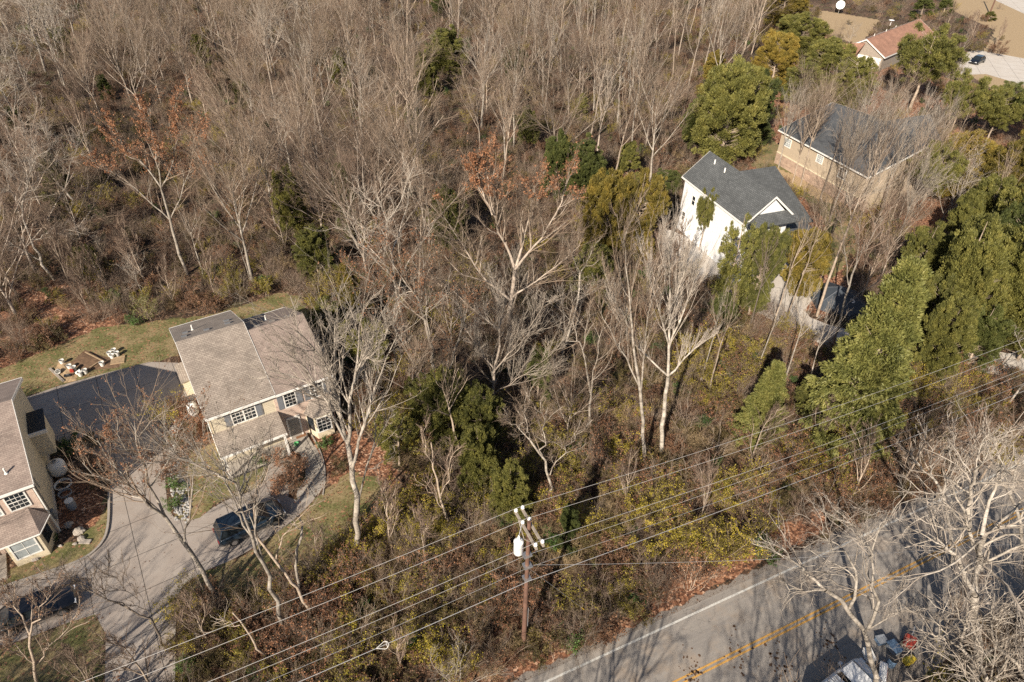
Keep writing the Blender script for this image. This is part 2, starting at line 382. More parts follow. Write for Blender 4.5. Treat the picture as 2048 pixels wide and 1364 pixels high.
P_LAWN = [gp([(-80, 775), (40, 722), (200, 655), (330, 640), (430, 628), (560, 585), (600, 592), (630, 640), (480, 660), (355, 712), (130, 768), (30, 800), (-80, 830)]),
          gp([(372, 905), (445, 880), (530, 900), (540, 935), (520, 977), (440, 1004), (386, 1046), (352, 1040), (345, 960)]),
          gp([(-60, 1310), (60, 1275), (120, 1250), (213, 1222), (208, 1420), (-100, 1420)]), gp([(-20, 1170), (60, 1110), (160, 1080), (200, 1030), (218, 985), (218, 1058), (203, 1092), (165, 1122), (80, 1150), (0, 1176)]),
          gp([(400, 1145), (470, 1118), (540, 1075), (640, 990), (700, 940), (760, 960), (780, 1010), (700, 1080), (560, 1180), (420, 1200), (356, 1190)]),
          gp([(1530, 270), (1560, 290), (1600, 345), (1700, 420), (1720, 500), (1660, 560), (1640, 520), (1650, 440), (1590, 380), (1500, 330)])]
P_DRY = [gp([(1880, -60), (2300, -60), (2300, 200), (2048, 220), (1940, 150), (1990, 60), (1900, 20)]), gp([(1540, 330), (1600, 355), (1680, 400), (1700, 420), (1640, 400), (1580, 370)]), gp([(1640, 20), (1760, 40), (1720, 90), (1620, 60)])]
P_BARNDRIVE = gp([(1310, 455), (1352, 462), (1440, 512), (1500, 540), (1560, 512), (1590, 540), (1650, 568), (1622, 602), (1604, 628), (1670, 655), (1800, 680), (1920, 692), (2120, 722), (2120, 760), (1920, 742), (1790, 728), (1660, 694), (1590, 668), (1500, 615), (1440, 588), (1350, 545)])
P_FARDRIVE = gp([(1900, 112), (1955, 100), (2120, 130), (2120, 190), (2040, 168), (1972, 148), (1920, 150)])
P_FARROAD = gp([(1925, -30), (2060, 33), (2300, 60), (2300, -60), (1925, -60)])
P_RUST = [gp([(1500, 250), (1560, 120), (1640, 60), (1760, 130), (1960, 170), (2100, 230), (2100, 420), (1760, 470), (1700, 500), (1660, 640), (1480, 560)]), gp([(585, 880), (700, 860), (780, 900), (800, 980), (700, 1000), (650, 960)]), gp([(1100, 1200), (1500, 1080), (1650, 1010), (1650, 1060), (1200, 1290), (1050, 1360), (900, 1364), (1000, 1250)]), gp([(1560, 610), (1700, 640), (1700, 560), (1640, 560)]),
          gp([(1480, 560), (1500, 760), (1700, 760), (1640, 690)]), gp([(100, 1060), (215, 1050), (215, 1000), (140, 930)]), gp([(0, 560), (200, 560), (260, 640), (0, 740)]), gp([(322, 820), (400, 780), (420, 880), (330, 890)])]
xs = np.concatenate([np.linspace(-460, -130, 60)[:-1], np.linspace(-130, 130, 520), np.linspace(130, 460, 60)[1:]])
ys = np.concatenate([[-60, -30, 0], np.linspace(12, 120, 260), np.linspace(120, 260, 140)[1:], np.linspace(260, 800, 50)[1:]])
X, Y = np.meshgrid(xs, ys); gv = np.stack([X, Y, np.zeros_like(X)], -1).reshape(-1, 3)
ni, nj = X.shape; ii = np.arange(ni*nj).reshape(ni, nj)
gq = np.stack([ii[:-1, :-1], ii[:-1, 1:], ii[1:, 1:], ii[1:, :-1]], -1).reshape(-1, 4)
gme = mesh_np('ground', gv, gq)
def mask(polys): 
    r = np.zeros(X.size, bool)
    for p in polys: r |= in_poly(gv[:, 0], gv[:, 1], p)
    return r.astype(np.float32)
mk = np.stack([mask(P_LAWN), mask(P_DRY), mask([P_GRAVEL]), mask(P_RUST)], 1)
at = gme.color_attributes.new('mask', 'FLOAT_COLOR', 'POINT'); at.data.foreach_set('color', mk.astype(np.float32).ravel())
m, t, b = nm('forest_floor'); b.inputs['Roughness'].default_value = .95
pos = N(t, 'NewGeometry').outputs['Position']
vor = N(t, 'TexVoronoi'); vor.inputs['Scale'].default_value = 7; t.links.new(pos, vor.inputs['Vector'])
sepc = N(t, 'SeparateColor'); t.links.new(vor.outputs['Color'], sepc.inputs[0])
leaf = ramp(t, sepc.outputs[0], [(0, (.015, .009, .005)), (.35, (.055, .030, .017)), (.65, (.115, .062, .034)), (.88, (.20, .118, .07)), (1, (.38, .26, .18))])
big = noise(t, .12, 5, .65, pos); green = ramp(t, noise(t, .35, 4, .7, pos), [(.52, (0, 0, 0)), (.66, (1, 1, 1))])
floor_c = mixc(t, green, leaf, ramp(t, sepc.outputs[1], [(0, (.02, .022, .008)), (1, (.12, .12, .035))]))
floor_c = mixc(t, 1.0, floor_c, ramp(t, big, [(.3, (.5, .5, .5)), (.65, (1, 1, 1))]), 'MULTIPLY')
rust = ramp(t, sepc.outputs[0], [(0, (.05, .022, .012)), (.5, (.20, .085, .045)), (.85, (.36, .18, .10)), (1, (.55, .36, .25))])
grassn = noise(t, 5.0, 6, .8, pos); grassb = noise(t, .5, 4, .6, pos)
grass1 = ramp(t, grassn, [(.3, (.045, .055, .014)), (.5, (.115, .115, .035)), (.7, (.25, .215, .10))])
grass2 = ramp(t, grassn, [(.3, (.11, .085, .04)), (.5, (.23, .175, .085)), (.7, (.38, .30, .17))])
lawn = mixc(t, ramp(t, grassb, [(.42, (0, 0, 0)), (.6, (1, 1, 1))]), grass1, grass2)
lawn = mixc(t, ramp(t, sepc.outputs[2], [(.93, (0, 0, 0)), (.95, (1, 1, 1))]), lawn, (.30, .16, .09))
dry = ramp(t, grassn, [(.3, (.17, .11, .055)), (.5, (.36, .26, .15)), (.7, (.55, .43, .28))])
grav = ramp(t, N(t, 'TexVoronoi').outputs['Color'], [(0, (.12, .10, .085)), (1, (.35, .32, .28))])
gn_ = noise(t, 22, 3, .8, pos); grav = ramp(t, gn_, [(.35, (.10, .08, .065)), (.6, (.30, .265, .235))])
vc = N(t, 'VertexColor', layer_name='mask'); sc3 = N(t, 'SeparateColor'); t.links.new(vc.outputs[0], sc3.inputs[0])
wob = noise(t, 1.1, 6, .75, pos)
def edge(o):
    a = N(t, 'Math', operation='ADD'); t.links.new(o, a.inputs[0]); t.links.new(wob, a.inputs[1])
    return ramp(t, a.outputs[0], [(.92, (0, 0, 0)), (1.0, (1, 1, 1))]) if False else mr_(a.outputs[0], .93, 1.13)
def mr_(o, lo, hi):
    r = N(t, 'MapRange'); t.links.new(o, r.inputs[0]); r.inputs[1].default_value = lo; r.inputs[2].default_value = hi; return r.outputs[0]
c = mixc(t, edge(vc.outputs['Alpha']), floor_c, rust); c = mixc(t, edge(sc3.outputs[2]), c, grav); c = mixc(t, edge(sc3.outputs[0]), c, lawn); c = mixc(t, edge(sc3.outputs[1]), c, dry)
t.links.new(c, b.inputs['Base Color']); bump(t, b, grassn, .9, .06)
tag(link('ground', gme, m), None, None, kind='structure')

def asphalt(name, c1, c2, blotch, joints=0, ang=0):
    m, t, b = nm(name); b.inputs['Roughness'].default_value = .85; pos = N(t, 'NewGeometry').outputs['Position']
    a = ramp(t, noise(t, 30, 3, .8, pos), [(.3, c1), (.7, c2)]); c = mixc(t, ramp(t, noise(t, .45, 5, .6, pos), [(.35, (0, 0, 0)), (.7, (1, 1, 1))]), a, mixc(t, .5, a, blotch))
    if joints:
        mp = N(t, 'Mapping'); t.links.new(pos, mp.inputs[0]); mp.inputs['Rotation'].default_value = (0, 0, math.radians(ang))
        br = N(t, 'TexBrick'); br.offset = 0; br.inputs['Scale'].default_value = 1; br.inputs['Brick Width'].default_value = joints; br.inputs['Row Height'].default_value = joints; br.inputs['Mortar Size'].default_value = .02; br.inputs['Mortar Smooth'].default_value = 0
        t.links.new(mp.outputs[0], br.inputs[0]); c = mixc(t, br.outputs['Fac'], c, (.03, .027, .025))
    t.links.new(c, b.inputs['Base Color']); bump(t, b, noise(t, 45, 2, .8, pos), .35, .01); return m
def sheet(name, poly, z, mat, kind='structure'):
    mb = MB(); bm = bmesh.new(); vs = [bm.verts.new((x, y, z)) for x, y in poly]; f = bm.faces.new(vs); bm.normal_update()
    if f.normal.z < 0: f.normal_flip()
    bmesh.ops.triangulate(bm, faces=bm.faces[:]); me = bpy.data.meshes.new(name); bm.to_mesh(me); bm.free()
    return tag(link(name, me, mat), None, None, kind=kind)
def road_material():
    m, t, b = nm('road_asphalt'); b.inputs['Roughness'].default_value = .85; pos = N(t, 'NewGeometry').outputs['Position']
    mp = N(t, 'Mapping'); mp.inputs['Rotation'].default_value = (0, 0, -math.atan2(RD[1], RD[0])); t.links.new(pos, mp.inputs[0])
    st = N(t, 'Mapping'); st.inputs['Scale'].default_value = (.12, 1.6, 1); t.links.new(mp.outputs[0], st.inputs[0])
    a = ramp(t, noise(t, 28, 4, .85, pos), [(.3, (.16, .148, .138)), (.7, (.36, .33, .305))]); wear = ramp(t, noise(t, 1.0, 5, .6, st.outputs[0]), [(.35, (.80, .80, .80)), (.65, (1.12, 1.1, 1.06))])
    c = mixc(t, 1.0, a, wear, 'MULTIPLY'); c = mixc(t, ramp(t, noise(t, .35, 6, .7, pos), [(.5, (0, 0, 0)), (.68, (1, 1, 1))]), c, mixc(t, .55, c, (.34, .25, .17)))
    wp = N(t, 'VectorMath', operation='ADD'); nz = N(t, 'TexNoise'); nz.inputs['Scale'].default_value = .8; nz.inputs['Detail'].default_value = 5; t.links.new(pos, nz.inputs['Vector']); t.links.new(pos, wp.inputs[0]); sc_ = N(t, 'VectorMath', operation='SCALE'); sc_.inputs['Scale'].default_value = 2.2; t.links.new(nz.outputs['Color'], sc_.inputs[0]); t.links.new(sc_.outputs[0], wp.inputs[1])
    vo = N(t, 'TexVoronoi', feature='DISTANCE_TO_EDGE'); vo.inputs['Scale'].default_value = .22; t.links.new(wp.outputs[0], vo.inputs['Vector']); cr = ramp(t, vo.outputs['Distance'], [(0, (.6, .6, .6)), (.0022, (0, 0, 0))])
    c = mixc(t, cr, c, (.045, .04, .038)); t.links.new(c, b.inputs['Base Color']); bump(t, b, noise(t, 45, 2, .8, pos), .35, .01); return m
M['road'] = road_material() if True else asphalt('road_asphalt', (.17, .16, .15), (.28, .265, .25), (.28, .22, .17))
M['drive'] = asphalt('driveway_concrete', (.25, .22, .195), (.42, .37, .33), (.22, .17, .14), 3.2, -33)
M['walk'] = asphalt('walk_concrete', (.30, .27, .235), (.42, .38, .33), (.26, .22, .18), 1.5, -33)
M['pale_conc'] = asphalt('pale_concrete', (.48, .44, .40), (.62, .58, .53), (.42, .36, .30), 3.4, 20)
M['mark_white'] = simple('road_paint_white', (.50, .49, .46), .7, var=.38, scale=9)
M['mark_yellow'] = simple('road_paint_yellow', (.52, .29, .075), .7, var=.35, scale=9)
sheet('road', P_ROAD, .006, M['road'])
sheet('driveway', smooth_poly(P_PAD, 1), .004, M['drive']); sheet('path', smooth_poly(P_WALK, 2), .008, M['walk'])
sheet('gravel_driveway', smooth_poly(P_BARNDRIVE, 1), .005, M['pale_conc']).name = 'driveway'
sheet('driveway', P_FARDRIVE, .005, M['pale_conc']); sheet('road', P_FARROAD, .005, M['pale_conc'])
mk_ = MB()
for o0, o1 in ((-.07, .07),): mk_.poly([(x, y, .011) for x, y in strip(-60, 160, o0, o1)])
tag(mk_.build('road_markings', M['mark_white']), None, None, kind='structure')
mk_ = MB()
for o0, o1 in ((-3.55, -3.43), (-3.28, -3.16)): mk_.poly([(x, y, .011) for x, y in strip(-60, 160, o0, o1)])
tag(mk_.build('road_markings', M['mark_yellow']), None, None, kind='structure')
M['stain'] = simple('mud', (.10, .055, .03), .9, var=.3, scale=8)
# mud tracked on the road
mud = MB(); r_ = random.Random(4)
for (px, py, n_, sp) in ((1385, 1345, 60, .9), (1560, 1330, 60, 1.0), (1480, 1310, 30, 1.1), (1660, 1290, 40, 1.0)):
    g = G(px, py)
    for _ in range(n_):
        cx, cy = g[0]+r_.gauss(0, sp*.4), g[1]+r_.gauss(0, sp*.9); a = r_.uniform(.02, .10); ph = r_.uniform(0, 6)
        mud.poly([(cx+a*r_.uniform(.5, 1.4)*math.cos(ph+k*math.pi/3), cy+a*r_.uniform(.5, 1.4)*math.sin(ph+k*math.pi/3), .0135) for k in range(6)])
tag(mud.build('mud', M['stain']), None, None, kind='stuff')
# kerbs
M['kerb'] = simple('kerb_concrete', (.30, .27, .24), .85, var=.2, scale=6)
def kerb(pts, label, w=.16, h=.13, z=0.0, mat='kerb', name='kerb', cat='kerb'):
    g = [G(*p)[:2] for p in pts]; g = [Vector((a[0], a[1], 0)) for a in g]
    for _ in range(2):
        q = [g[0]]
        for a, c_ in zip(g[:-1], g[1:]): q += [a*.75+c_*.25, a*.25+c_*.75]
        g = q+[g[-1]]
    mb = MB(); L, Rr = [], []
    for i, p in enumerate(g):
        d = (g[min(i+1, len(g)-1)]-g[max(i-1, 0)]).normalized(); n = Vector((-d.y, d.x, 0))*w/2; L.append(p+n); Rr.append(p-n)
    up = Vector((0, 0, h))
    for i in range(len(g)-1):
        mb.poly([L[i], L[i+1], L[i+1]+up, L[i]+up]); mb.poly([Rr[i+1], Rr[i], Rr[i]+up, Rr[i+1]+up]); mb.poly([L[i]+up, L[i+1]+up, Rr[i+1]+up, Rr[i]+up])
    for i in (0, -1): mb.poly([L[i], Rr[i], Rr[i]+up, L[i]+up])
    return tag(mb.build(name, M[mat]), label, cat)
kerb([(219, 985), (218, 1058), (203, 1092), (165, 1122), (80, 1150), (-10, 1180)], 'curved concrete kerb round the flower bed of the cream gabled house')
kerb([(348, 1420), (350, 1215), (356, 1185), (374, 1162), (402, 1146)], 'dark kerb on the leafy side of the driveway near its foot')
kerb([(620, 865), (643, 905), (652, 948), (646, 990)], 'low edging along the outer side of the curved front walk', w=.1, h=.08)
# ------------------------------------------------------------------ building materials
def courses(name, c1, c2, mortar, bw, bh, ms=.012, rough=.85, bias=0, off=.5, var=.3, big=.7):
    m, t, b = nm(name); b.inputs['Roughness'].default_value = rough
    uv = N(t, 'TexCoord').outputs['UV']; br = N(t, 'TexBrick'); br.offset = off; br.inputs['Scale'].default_value = 1
    br.inputs['Brick Width'].default_value = bw; br.inputs['Row Height'].default_value = bh; br.inputs['Mortar Size'].default_value = ms; br.inputs['Bias'].default_value = bias
    for k, v in (('Color1', c1), ('Color2', c2), ('Mortar', mortar)): br.inputs[k].default_value = (*v, 1)
    t.links.new(uv, br.inputs[0]); pos = N(t, 'TexCoord').outputs['Object']
    n = ramp(t, noise(t, big, 5, .7, pos), [(.3, (1-var,)*3), (.7, (1+var*.4,)*3)]); n2 = ramp(t, noise(t, 25, 2, .6, pos), [(.3, (.85,)*3), (.7, (1.1,)*3)])
    c = mixc(t, 1.0, mixc(t, 1.0, br.outputs['Color'], n, 'MULTIPLY'), n2, 'MULTIPLY')
    t.links.new(c, b.inputs['Base Color']); bump(t, b, br.outputs['Fac'], -.6, .012); return m
M['shingle'] = courses('shingle_brown', (.37, .315, .265), (.27, .225, .19), (.16, .13, .11), .32, .16, .016)
M['shingle_rose'] = courses('shingle_rose', (.34, .27, .23), (.26, .20, .172), (.16, .125, .108), .30, .145, .012)
M['shingle_grey'] = courses('shingle_slate', (.13, .135, .138), (.085, .09, .093), (.055, .06, .063), .34, .19, .03)
M['shingle_dark'] = courses('shingle_dark', (.10, .105, .115), (.075, .08, .088), (.045, .05, .055), .34, .16, .015)
M['shingle_red'] = courses('shingle_rust', (.40, .22, .15), (.33, .175, .12), (.22, .115, .08), .34, .16, .012)
M['siding'] = courses('cream_siding', (.62, .55, .42), (.60, .53, .405), (.38, .33, .25), 50, .19, .012, .6, var=.08)
M['siding_white'] = courses('white_siding', (.78, .79, .80), (.77, .78, .79), (.55, .56, .58), .38, 40, .02, .6, off=0, var=.06)
M['brick'] = courses('pink_brick', (.52, .36, .29), (.60, .46, .38), (.50, .44, .38), .22, .075, .008, .85, var=.15)
M['stonework'] = courses('stone_wall', (.36, .28, .22), (.24, .19, .155), (.16, .13, .11), .5, .2, .02, .9, var=.35)
M['trim'] = simple('white_trim', (.76, .74, .70), .5, var=.06)
M['cream_trim'] = simple('cream_trim', (.62, .54, .40), .6, var=.05)
M['shutter'] = simple('grey_shutter', (.16, .17, .19), .6, var=.1)
M['glass'] = simple('window_glass', (.018, .024, .03), .08)
M['curtain'] = simple('curtained_glass', (.30, .33, .34), .15, var=.25, scale=2)
M['black'] = simple('black_metal', (.02, .02, .022), .5)
M['steel'] = simple('galvanised_steel', (.5, .5, .5), .4, .8)
M['white_paint'] = simple('white_paint', (.82, .82, .82), .4, var=.05)
M['wood'] = simple('raw_timber', (.36, .26, .16), .8, var=.3, scale=5)
M['grey_wood'] = simple('weathered_timber', (.28, .24, .20), .85, var=.3, scale=5)
M['door'] = simple('door_paint', (.30, .28, .25), .5, var=.1)

def add_window(parent, x, z, w_, h_, y, shutters=True, cols=3, rows=4, label=None, glass='glass', pair=False, nrm_='y', lite=True):
    """window on a wall facing -y (nrm_='y') or +x (nrm_='x'); (x, z) its lower left corner"""
    def T(a, dpt, c):                               # a along the wall, dpt outwards, c up
        return (a, y-dpt, c) if nrm_ == 'y' else (y+dpt, a, c)
    def bx(mb, a0, d0, c0, a1, d1, c1):
        p, q = T(a0, d0, c0), T(a1, d1, c1)
        mb.box(*[min(p[i], q[i]) for i in range(3)], *[max(p[i], q[i]) for i in range(3)])
    n = 2 if pair else 1; ww = w_/n
    fr = MB(); f = .09
    bx(fr, x-f, 0, z-f, x+w_+f, .06, z); bx(fr, x-f, 0, z+h_, x+w_+f, .06, z+h_+f)
    bx(fr, x-f, 0, z, x, .06, z+h_); bx(fr, x+w_, 0, z, x+w_+f, .06, z+h_)
    if pair: bx(fr, x+ww-.06, 0, z, x+ww+.06, .058, z+h_)
    wnd = fr.build('window', M['trim'], parent)
    pn = MB(); bx(pn, x+.002, .004, z+.002, x+w_-.002, .02, z+h_-.002); pn.build('pane', M[glass], wnd)
    if lite:
        sh = MB()
        for k in range(n):
            x0 = x+k*ww
            for i in range(1, cols): bx(sh, x0+ww*i/cols-.012, .021, z+.003, x0+ww*i/cols+.012, .038, z+h_-.003)
            for i in range(1, rows):
                tt = .03 if i == rows//2 else .012
                bx(sh, x0+.01, .022, z+h_*i/rows-tt, x0+ww-.01, .045, z+h_*i/rows+tt)
        sh.build('sash', M['trim'], wnd)
    if shutters:
        for a in (x-f-.48, x+w_+f+.02):
            s_ = MB(); bx(s_, a, 0, z-.05, a+.46, .05, z+h_+.05)
            for k in range(12): bx(s_, a+.06, .05, z+.02+k*(h_-.04)/12, a+.40, .062, z+.02+(k+.55)*(h_-.04)/12)
            s_.build('shutter', M['shutter'], parent)
def gable_walls(name, mat, parent, x0, x1, y0, y1, ez, rz_):
    mb = MB(); ym = (y0+y1)/2; mb.prism([(x0, y0, 0), (x0, y1, 0), (x0, y1, ez), (x0, ym, rz_), (x0, y0, ez)], (x1-x0, 0, 0)); return mb.build(name, mat, parent)
def gable_roof(mat, parent, x0, x1, y0, y1, ez, rz_, th=.16, trim=True, name='roof'):
    ym = (y0+y1)/2; mb = MB(); mb.slab([(x0, y0, ez), (x1, y0, ez), (x1, ym, rz_), (x0, ym, rz_)], th); mb.slab([(x0, ym, rz_+.001), (x1, ym, rz_+.001), (x1, y1, ez), (x0, y1, ez)], th)
    r = mb.build(name, mat, parent)
    if trim:
        for y, s in ((y0, -1), (y1, 1)): MB().box(x0, y-(.12 if s < 0 else -.003), ez-.2, x1, y+(.12 if s > 0 else -.003), ez-.04).build('gutter', M['trim'], parent)
        for x in (x0-.03, x1+.003):
            f = MB()
            for (ya, za), (yb, zb) in (((y0, ez), (ym, rz_)), ((ym, rz_), (y1, ez))):
                f.prism([(x, ya, za-.24), (x, yb, zb-.24), (x, yb, zb+.012), (x, ya, za+.012)], (.027, 0, 0))
            f.build('rake_board', M['trim'], parent)
    return r
def roof_z(y, y0, y1, ez, rz_): ym = (y0+y1)/2; return rz_-(rz_-ez)*abs(y-ym)/(ym-y0)
def vents(parent, roof, items):
    y0, y1, ez, rz_ = roof
    for kind, x, y in items:
        z = roof_z(y, *roof); mb = MB()
        if kind == 'box':
            s = -1 if y > (y0+y1)/2 else 1; sl_ = s*(rz_-ez)/((y1-y0)/2)
            mb.prism([(x, y-.2, z-.2*sl_-.02), (x, y+.2, z+.2*sl_-.02), (x, y+.2, z+.2*sl_+.12), (x, y-.2, z-.2*sl_+.17)], (.42, 0, 0)); mb.build('roof_vent', M['shutter'] if x < 4.6 else M['steel'], parent)
        else:
            mb.cyl((x, y, z-.05), (x, y, z+.5), .06, k=10); mb.cyl((x, y, z), (x, y, z+.06), .13, .08, k=10); mb.build('vent_pipe', M['trim'], parent)
HA = math.radians(33)
# ------------------------------------------------------------------ the brown roofed house beside the driveway
def hloc(o, x, y, z=0, a=HA): return (o[0]+x*math.cos(a)-y*math.sin(a), o[1]+x*math.sin(a)+y*math.cos(a), z)
H1 = (-23.0, 36.8)
h = thing('house', 'cream and brick two storey house with broad brown shingle roof and shuttered windows', 'house', (H1[0], H1[1], 0), HA)
ez, rz_ = 5.6, 8.5
gable_walls('wall', M['siding'], h, .3, 5.15, .45, 13.0, ez-.25, rz_-.3)
gable_walls('wall', M['brick'], h, 5.15, 9.7, .40, 11.6, 5.0, 7.75)
gable_roof(M['shingle'], h, 0, 5.3, 0, 13.4, ez, rz_)
rm = MB(); rm.slab([(5.304, -.02, ez-.03), (10.0, -.02, ez-.03), (10.0, 5.9, 8.10), (5.304, 5.9, 8.10)], .16); rm.slab([(5.304, 5.9, 8.101), (10.0, 5.9, 8.101), (10.0, 12.4, 4.9), (5.304, 12.4, 4.9)], .16); rm.build('roof', M['shingle_rose'], h)
rm = MB(); rm.box(5.31, -.14, ez-.23, 10.0, -.023, ez-.07); rm.build('gutter', M['trim'], h); rm = MB().box(5.31, 12.403, 4.7, 10.0, 12.52, 4.86).build('gutter', M['trim'], h)
# east end hip with lower lean
MB().slab([(10.03, 2.6, 5.4), (10.9, 4.0, 4.7), (10.9, 10.8, 4.4), (10.03, 12.3, 4.9)], .15).build('lean_roof', M['shingle_rose'], h)
MB().box(9.702, 3.4, 0, 10.6, 11.4, 4.2).build('side_bay', M['siding'], h)
vents(h, (0, 13.4, ez, rz_), [('pipe', 1.6, 9.6), ('box', .55, 7.9), ('box', 2.3, 7.8), ('box', 4.0, 7.9), ('box', .75, 9.2), ('box', 4.1, 9.1)])
vents(h, (-.6, 12.4, 4.9, 8.1), [('pipe', 7.3, 8.2), ('box', 6.0, 6.5), ('box', 7.3, 6.6), ('box', 8.6, 6.7)])
# windows of the upper floor
add_window(h, 1.85, 3.75, 1.75, 1.35, .45, pair=True, label=None)
add_window(h, 5.95, 3.6, .85, 1.35, .40, pair=False); add_window(h, 8.1, 3.6, 1.0, 1.35, .40)
add_window(h, .9, .9, 1.0, 1.4, .45, cols=3, rows=4, glass='glass'); add_window(h, 3.6, .9, .8, 1.4, .45, shutters=False, glass='curtain')
# porch roof over the ground floor, post, entrance
MB().slab([(.1, -1.55, 2.75), (5.2, -1.55, 2.75), (5.2, .447, 3.55), (.1, .447, 3.55)], .14).build('porch_roof', M['shingle'], h)
MB().box(.1, -1.66, 2.58, 5.2, -1.552, 2.74).build('gutter', M['trim'], h)
MB().box(.1, -1.4, 0, 5.3, .397, .16).build('porch_floor', M['walk'], h)
for x in (.3, 5.0):
    pm = MB(); pm.box(x-.09, -1.45, .16, x+.09, -1.27, 2.62); pm.box(x-.14, -1.5, .16, x+.14, -1.22, .34); pm.build('post', M['trim'], h)
d = MB().box(5.75, .34, .16, 6.65, .398, 2.25).build('door', M['door'], h); MB().box(6.5, .28, 1.15, 6.56, .338, 1.28).build('handle', M['steel'], d)
f = MB(); f.box(5.63, .32, .16, 5.748, .397, 2.35); f.box(6.652, .32, .16, 6.77, .397, 2.35); f.box(5.63, .32, 2.252, 6.77, .397, 2.4); f.build('door_frame', M['trim'], h)
MB().box(5.4, -1.3, 0, 7.0, .315, .14).build('front_step', M['walk'], h)
# bay window with its own roof
bay = MB(); bay.prism([(7.25, .395, 0), (7.7, -.75, 0), (9.1, -.75, 0), (9.6, .395, 0)], (0, 0, 2.55)); bay.build('bay', M['cream_trim'], h)
add_window(h, 7.85, .75, 1.05, 1.45, -.75, shutters=False)
for (xa, ya), (xb, yb) in (((7.25, .395), (7.7, -.75)), ((9.1, -.75), (9.6, .395))):
    q = MB(); n_ = Vector((yb-ya, xa-xb, 0)).normalized()*.03; a_ = Vector((xa, ya, 0)).lerp(Vector((xb, yb, 0)), .18)+n_*.2; b_ = Vector((xa, ya, 0)).lerp(Vector((xb, yb, 0)), .82)+n_*.2
    q.prism([a_+Vector((0, 0, .75)), b_+Vector((0, 0, .75)), b_+Vector((0, 0, 2.2)), a_+Vector((0, 0, 2.2))], n_); q.build('window', M['glass'], h)
br_ = MB(); E_ = [(7.05, -.0, 2.6), (7.55, -.98, 2.6), (9.3, -.98, 2.6), (9.85, -.0, 2.6)]
br_.poly([E_[0], E_[1], (7.8, .39, 3.35)]); br_.poly([E_[1], E_[2], (9.2, .39, 3.35), (7.8, .39, 3.35)]); br_.poly([E_[2], E_[3], (9.2, .39, 3.35)]); br_.poly([(7.8, .39, 3.35), (9.2, .39, 3.35), E_[3], E_[0]]); br_.poly(E_[::-1])
br_.build('bay_roof', M['shingle'], h)
# garage side: small cream bump, downpipe
MB().box(-.55, 6.2, 3.4, .298, 8.6, 4.9).build('side_bay', M['siding'], h)
mb = MB().slab([(-.65, 6.05, 4.95), (.296, 6.05, 5.15), (.296, 8.75, 5.15), (-.65, 8.75, 4.95)], .08).build('bay_roof', M['shingle'], h)
for x, y in ((.12, .35), (.12, 13.15)):
    dp = MB(); dp.cyl((x, y, .1), (x, y, ez-.25), .05, k=8); dp.build('downpipe', M['trim'], h)
dp = MB(); dp.box(.14, .55, 0, .29, .72, 5.2); dp.box(.2, 2.2, .0, .297, 5.9, 2.6); dp.build('garage_door_frame', M['cream_trim'], h)

# ------------------------------------------------------------------ neighbouring house at the left edge
H2 = G(66, 967, 5.6)
h = thing('house', 'house with tall cream gable wall, black capped side bump and brick front bay', 'house', (H2[0], H2[1], 0), HA)
ez, rz_ = 5.6, 8.25
gable_walls('wall', M['siding'], h, -11.0, -.3, .45, 12.5, ez-.25, rz_-.3)
MB().box(-11.0, .38, 0, -.31, .447, ez-.26).build('brick_front', M['brick'], h)
MB().box(-.302, .5, 0, -.27, 12.45, .55).build('foundation', M['pale_conc'], h)
gable_roof(M['shingle_rose'], h, -11.3, 0, 0, 12.9, ez, rz_)
vents(h, (0, 12.9, ez, rz_), [('box', -1.6, 7.4), ('pipe', -1.3, 1.3)])
MB().box(-.298, 6.9, 2.0, .75, 9.4, 4.4).build('side_bump', M['siding'], h)
MB().box(-.296, 6.8, 4.403, .85, 9.5, 4.55).build('bump_cap', M['black'], h)
MB().box(-.36, 6.7, 4.25, .9, 6.797, 4.56).build('cap_trim', M['trim'], h)
add_window(h, -1.95, 3.6, 1.1, 1.35, .38, shutters=False, cols=4); add_window(h, -3.4, 3.6, .9, 1.35, .38, shutters=False, glass='curtain')
bay = MB(); bay.prism([(-3.6, .377, 0), (-3.0, -1.3, 0), (-1.0, -1.3, 0), (-.45, .377, 0)], (0, 0, 2.5)); bay.build('bay', M['cream_trim'], h)
add_window(h, -2.75, .7, 1.4, 1.5, -1.3, shutters=False, glass='curtain', cols=2, rows=2)
for (xa, ya), (xb, yb) in (((-3.6, .377), (-3.0, -1.3)), ((-1.0, -1.3), (-.45, .377))):
    q = MB(); n_ = Vector((yb-ya, xa-xb, 0)).normalized()*.03; a_ = Vector((xa, ya, 0)).lerp(Vector((xb, yb, 0)), .2)+n_*.2; b_ = Vector((xa, ya, 0)).lerp(Vector((xb, yb, 0)), .8)+n_*.2
    q.prism([a_+Vector((0, 0, .7)), b_+Vector((0, 0, .7)), b_+Vector((0, 0, 2.2)), a_+Vector((0, 0, 2.2))], n_); q.build('window', M['glass'], h)
br_ = MB(); E_ = [(-3.9, -.1, 2.55), (-3.2, -1.6, 2.55), (-.8, -1.6, 2.55), (-.1, -.1, 2.55)]; A_, B_ = (-2.9, .375, 3.4), (-1.1, .375, 3.4)
br_.poly([E_[0], E_[1], A_]); br_.poly([E_[1], E_[2], B_, A_]); br_.poly([E_[2], E_[3], B_]); br_.poly([A_, B_, E_[3], E_[0]]); br_.poly(E_[::-1]); br_.build('bay_roof', M['shingle_rose'], h)
gu = MB(); gu.bar((-3.2, -1.64, 2.5), (-.8, -1.64, 2.5), .08); gu.bar((-.8, -1.64, 2.5), (-.1, -.13, 2.5), .08); gu.build('gutter', M['trim'], h)
dp = MB(); dp.bar((-.2, .0, 5.35), (-.2, .32, 5.1), .09); dp.bar((-.2, .32, 5.1), (-.2, .32, .2), .09); dp.build('downpipe', M['trim'], h)
